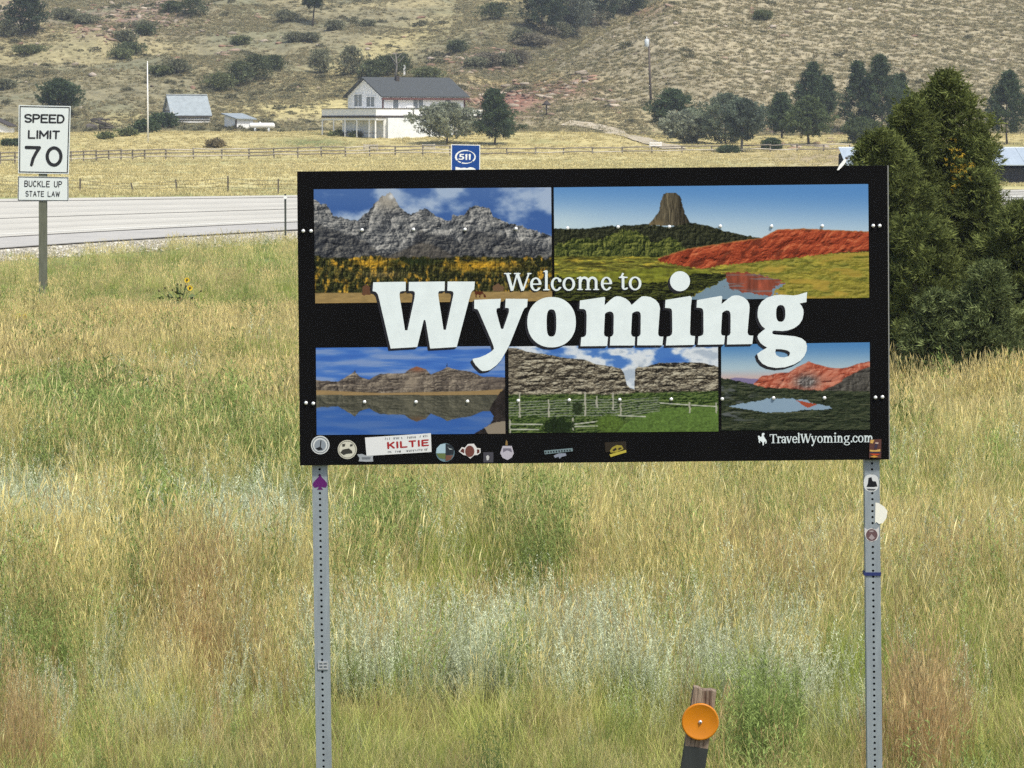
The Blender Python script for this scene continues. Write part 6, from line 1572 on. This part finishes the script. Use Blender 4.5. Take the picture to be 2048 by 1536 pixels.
road_text('0', [(91, 333.2), (124.8, 333.6), (125.6, 292.6), (91.2, 292.2)], SLY - .004, .19, sk, sl, pl, 'numeral')
q2 = [(35, 401.6), (137.4, 402.6), (137.2, 354.2), (36, 352.4)]
pl2 = plate(q2, 'seat_belt_plate', sw, SLY + .001, sl); border(q2, .7, 2.0, SLY - .003, sl, pl2, sk)
road_text('BUCKLE UP', [(48.6, 373.4), (124, 374.8), (124.3, 362.2), (48.8, 360.8)], SLY - .004, .16, sk, sl, pl2, gap=.3, asp=.85)
road_text('STATE LAW', [(50.9, 393), (119.8, 393.8), (120, 382.6), (51.2, 381.6)], SLY - .004, .16, sk, sl, pl2, gap=.3, asp=.85)

NY = 113.0; b = P(931, 450, NY); b[2] = float(H(b[0], NY))
info = thing('information_sign', b, 'blue 511 information sign with a white border showing above the welcome sign', 'sign')
blue = mat('sign_blue', (.003, .05, .24), .5, noise=20, amount=.05)
q = [(902, 352), (960, 352), (960.5, 289.8), (902.5, 288.6)]
pl = plate(q, 'blue_plate', blue, NY, info, .006); border(q, 0, 1.5, NY - .003, info, pl, trim_white)
text_part('5', [(917.2, 319.6), (928.4, 319.6), (929, 307.8), (918, 307.8)], NY - .005, 'numeral', trim_white, info, pl, .02)
mb = MB()
for (x, w) in ((932.6, 2.9), (939.4, 2.9)): mb.poly([[P(a, c, NY - .005) for a, c in ((x - w / 2, 319.8), (x + w / 2, 319.8), (x + w / 2 + .8, 308), (x - w / 2 + .4, 308), (x - w / 2 - 1.2, 310.4), (x - w / 2 - .2, 311))]])
part(mb, 'numeral', trim_white, info, pl)
mb = MB()
for (a0, a1, w0_, w1_) in ((150, 285, 3.6, 3.0), (285, 400, 1.2, 3.2), (405, 472, 1.0, 3.6), (480, 505, 3.4, 1.4)):
    V, F = [], []; n = 18
    for k in range(n + 1):
        a = math.radians(a0 + (a1 - a0) * k / n); w = w0_ + (w1_ - w0_) * k / n
        for rr_ in (1 + w / 36, 1 - w / 36): V.append(P(931 + 19.2 * rr_ * math.cos(a), 313.8 + 12.8 * rr_ * math.sin(a), NY - .005))
    mb.add(V, [(2 * k, 2 * k + 1, 2 * k + 3, 2 * k + 2) for k in range(n)])
part(mb, 'oval_ring', trim_white, info, pl)
mb = MB(); mb.poly([[P(a, c, NY - .005) for a, c in ((911, 333.6), (916, 334.6), (922, 336), (929, 335.2), (934, 336.4), (940, 334.2), (946, 335.2), (951, 338), (951, 344), (911, 344))]]); part(mb, 'white_band', trim_white, info, pl)
for u in (916, 946):
    t = P(u, 300, NY + .04); mb = MB(); mb.box((t[0], NY + .05, (t[2] + b[2]) / 2 - .15), (.06, .06, t[2] - b[2] + .3)); part(mb, 'post', galv, info)

b = hit(571, 483); k = b[1] / FPX; zt = P(571, 388, b[1])[2]
dl_ = thing('roadside_delineator', b, 'thin dark delineator post with a small white reflector by the highway', 'delineator')
mb = MB(); mb.beam(b - np.array([0, 0, .3]), (b[0], b[1], zt), .055, .03, up=(0, 1, 0)); part(mb, 'post', mat('dark_green_post', (.06, .065, .055), .8), dl_)
mb = MB(); c = np.array([b[0], b[1] - .03, zt - .09]); mb.tube([c, c + np.array([0, -.015, 0])], .05, 12); part(mb, 'reflector', trim_white, dl_)

RY = 7.8
R0 = P(1409.8, 1375.6, RY); R1 = P(1385.5, 1536, RY); ax = Vector(R1 - R0).normalized(); gz = float(H(R0[0], RY)) - .2
R2 = Vector(R0) + ax * ((R0[2] - gz) / -ax.z)
mk2 = thing('marker_post', (R2.x, RY, gz + .2), 'leaning weathered wooden marker post with a round orange reflector', 'marker post')
old_w = mat('weathered_plank', (.36, .28, .20), .9, noise=7, color2=(.075, .038, .024), stretch=(14, 14, 1.1), bump=.4)
side = Vector((-ax.z, 0, ax.x)).normalized(); dsp = Vector((0, 1, 0)); pw = .0515; th = .02
ROW = Vector(R0) + ax * .131
rg = np.random.default_rng(12); nst = 5; cut = [-.5, -.29, -.1, .08, .27, .5]
def slab(x0, x1, p, q, off, jag0=0, jag1=0):
    mb = MB(); f = Vector((0, -th - off, 0)); bk_ = Vector((0, th, 0))
    a, b2 = p + side * (x0 * pw) + ax * jag0, p + side * (x1 * pw) + ax * jag1; c, d = q + side * (x0 * pw), q + side * (x1 * pw)
    mb.hexa([c + f, d + f, d + bk_, c + bk_, a + f, b2 + f, b2 + bk_, a + bk_]); return mb
jags = [0.0, .0005, .004, .0035, .001, .0025]
for k in range(nst): part(slab(cut[k] + .006, cut[k + 1] - .006, Vector(R0), ROW, .0005 * rg.random(), jags[k], jags[k + 1]), 'wood_strip', old_w, mk2)
part(slab(-.49, .49, Vector(R0) + ax * .008, ROW, -.004), 'post_core', mat('dark_wood_core', (.05, .032, .025), .95), mk2)
part(slab(-.505, .505, ROW, R2, .001), 'dark_sleeve', mat('dark_grey_post', (.030, .034, .032), .7, noise=12, amount=.3, stretch=(5, 5, .5)), mk2)
rc = Vector(P(1400.2, 1443, RY - th - .003)); rad = 37.6 * (RY - .03) / FPX
orange = mat('orange_reflector', (.56, .185, .003), .42, noise=40, amount=.12, spec=.4)
mb = MB(); n = 48; rings = [(1.0, .0), (1.0, -.005), (.955, -.0075), (.9, -.0062), (.05, -.0075)]
V, F = [], []
for (q, y) in rings: V += [(rc.x + rad * q * math.cos(2 * math.pi * i / n), rc.y + y, rc.z + rad * q * math.sin(2 * math.pi * i / n)) for i in range(n)]
for j in range(len(rings) - 1): F += [(j * n + i, (j + 1) * n + i, (j + 1) * n + (i + 1) % n, j * n + (i + 1) % n) for i in range(n)]
F.append(tuple((len(rings) - 1) * n + i for i in range(n))[::-1]); mb.add(V, F, True); rf = part(mb, 'reflector', orange, mk2)
mb = MB(); c = rc + Vector((0, -.0085, 0)); mb.tube([c + Vector((0, .003, 0)), c + Vector((0, -.001, 0)), c + Vector((0, -.002, 0))], [.0042, .0042, .0015], 10); part(mb, 'screw', mat('screw_steel', (.8, .74, .72), .3, metal=.7), mk2, rf)
mb = MB(); c = rc + Vector((.0003, -.0108, -.001)); mb.tube([c, c + Vector((0, -.0008, 0))], .0018, 8); part(mb, 'screw_hole', dark_m, mk2, rf)

# ------------------------------------------------------------------ sunflowers
yel = mat('sunflower_petal', (.75, .50, .02), .7); brn = mat('sunflower_disc', (.03, .018, .01), .9); sgr = mat('sunflower_stem', (.10, .13, .05), .9)
def sunflower_plant(u, vbase, Y, heads, label):
    b = P(u, vbase, Y); b[2] = float(H(b[0], Y)); o = thing('sunflower_plant', b, label, 'wildflower'); r = np.random.default_rng(int(u))
    for (hu, hv, bloom) in heads:
        t = P(hu, hv, Y + r.normal() * .1); mb = MB(); mid = b + (t - b) * .5 + np.array([(t[0] - b[0]) * -.2, 0, .05]); mb.tube([b, mid, t], [.007, .006, .004], 5, False); part(mb, 'stem', sgr, o)
        for k in range(3):
            s = .3 + .22 * k; p = b + (t - b) * s; d = np.array([r.normal(), r.normal() * .5, .2]); d = d / np.linalg.norm(d) * .13; w = np.array([-d[1] * .3, d[0] * .3, .03])
            mb = MB(); mb.add([p, p + d * .5 + w, p + d, p + d * .5 - w], [(0, 1, 2, 3)]); part(mb, 'leaf', sgr, o)
        R = (.020 if not bloom else .024) * (1 if Y < 50 else .75)
        mb = MB(); mb.tube([t + np.array([0, .015, 0]), t, t + np.array([0, -.016, 0])], [R * .6, R, R * .7], 10); hd = part(mb, 'flower_head', brn, o)
        if bloom:
            mb = MB()
            for k in range(13):
                a = 2 * math.pi * k / 13 + r.normal() * .08; e = np.array([math.cos(a), -.15, math.sin(a)]); s = np.array([-math.sin(a), 0, math.cos(a)]) * .012; L = (.036 + .006 * r.random()) * (1 if Y < 50 else .8)
                mb.add([t + e * R * .8, t + e * (R + L * .5) + s, t + e * (R + L), t + e * (R + L * .5) - s], [(0, 1, 2, 3)])
            part(mb, 'petals', yel, o, hd)
sunflower_plant(225, 990, 34.0, [(238, 842, 1), (192, 800, 0), (193, 810, 0), (172, 805, 0), (240, 795, 0), (186, 835, 0), (200, 828, 0), (202, 862, 0), (158, 835, 0), (264, 842, 0), (224, 828, 0), (238, 798, 0), (161, 838, 0), (216, 900, 0)], 'sunflower plant with one open yellow flower and many dark seed heads')
sunflower_plant(362, 640, 58.0, [(374, 560, 1), (372, 572, 0), (355, 568, 0), (380, 576, 1), (362, 570, 0), (318, 582, 0), (330, 576, 0), (345, 580, 0), (395, 600, 0), (336, 590, 0), (402, 582, 0)], 'bushy sunflower plant with small yellow blooms at the edge of the tall grass')
sunflower_plant(40, 672, 55.0, [(28, 634, 1), (36, 632, 1), (42, 636, 0), (50, 633, 1)], 'low sunflower sprig near the speed limit post')
sunflower_plant(1935, 830, 40.5, [(1905, 765, 0), (1928, 762, 1), (1945, 770, 0), (1955, 764, 0), (1918, 780, 0), (1835, 762, 0), (1960, 778, 0)], 'sunflower stalks with dark heads before the juniper thicket')
b, h, w = at_px(1952, 738, 704, 74, 45.2)
tree('yellow_green_shrub', b, h, w, 'small bright yellow-green shrub at the foot of the junipers', 'shrub', None, 333, (.10, .13, .03), (.24, .28, .07), 'dome', .02, 60, 9, .07, .02, 7, 1.0, trunk=.015)

# ------------------------------------------------------------------ the air between here and the hill
hz = MB(); hz.box((0, 430, 30), (1000, 1000, 130))
haze = hz.build('haze', None)
hm = bpy.data.materials.new('haze_air'); hm.use_nodes = True
hn = hm.node_tree; hn.nodes.clear()
ho = hn.nodes.new('ShaderNodeOutputMaterial'); hv = hn.nodes.new('ShaderNodeVolumePrincipled')
hv.inputs['Color'].default_value = (.86, .92, 1.0, 1); hv.inputs['Density'].default_value = 0.00024; hv.inputs['Anisotropy'].default_value = 0.2
hn.links.new(hv.outputs[0], ho.inputs['Volume'])
haze.data.materials.append(hm)
tag(haze, 'thin pale haze in the air before the hill', 'haze', kind='stuff')
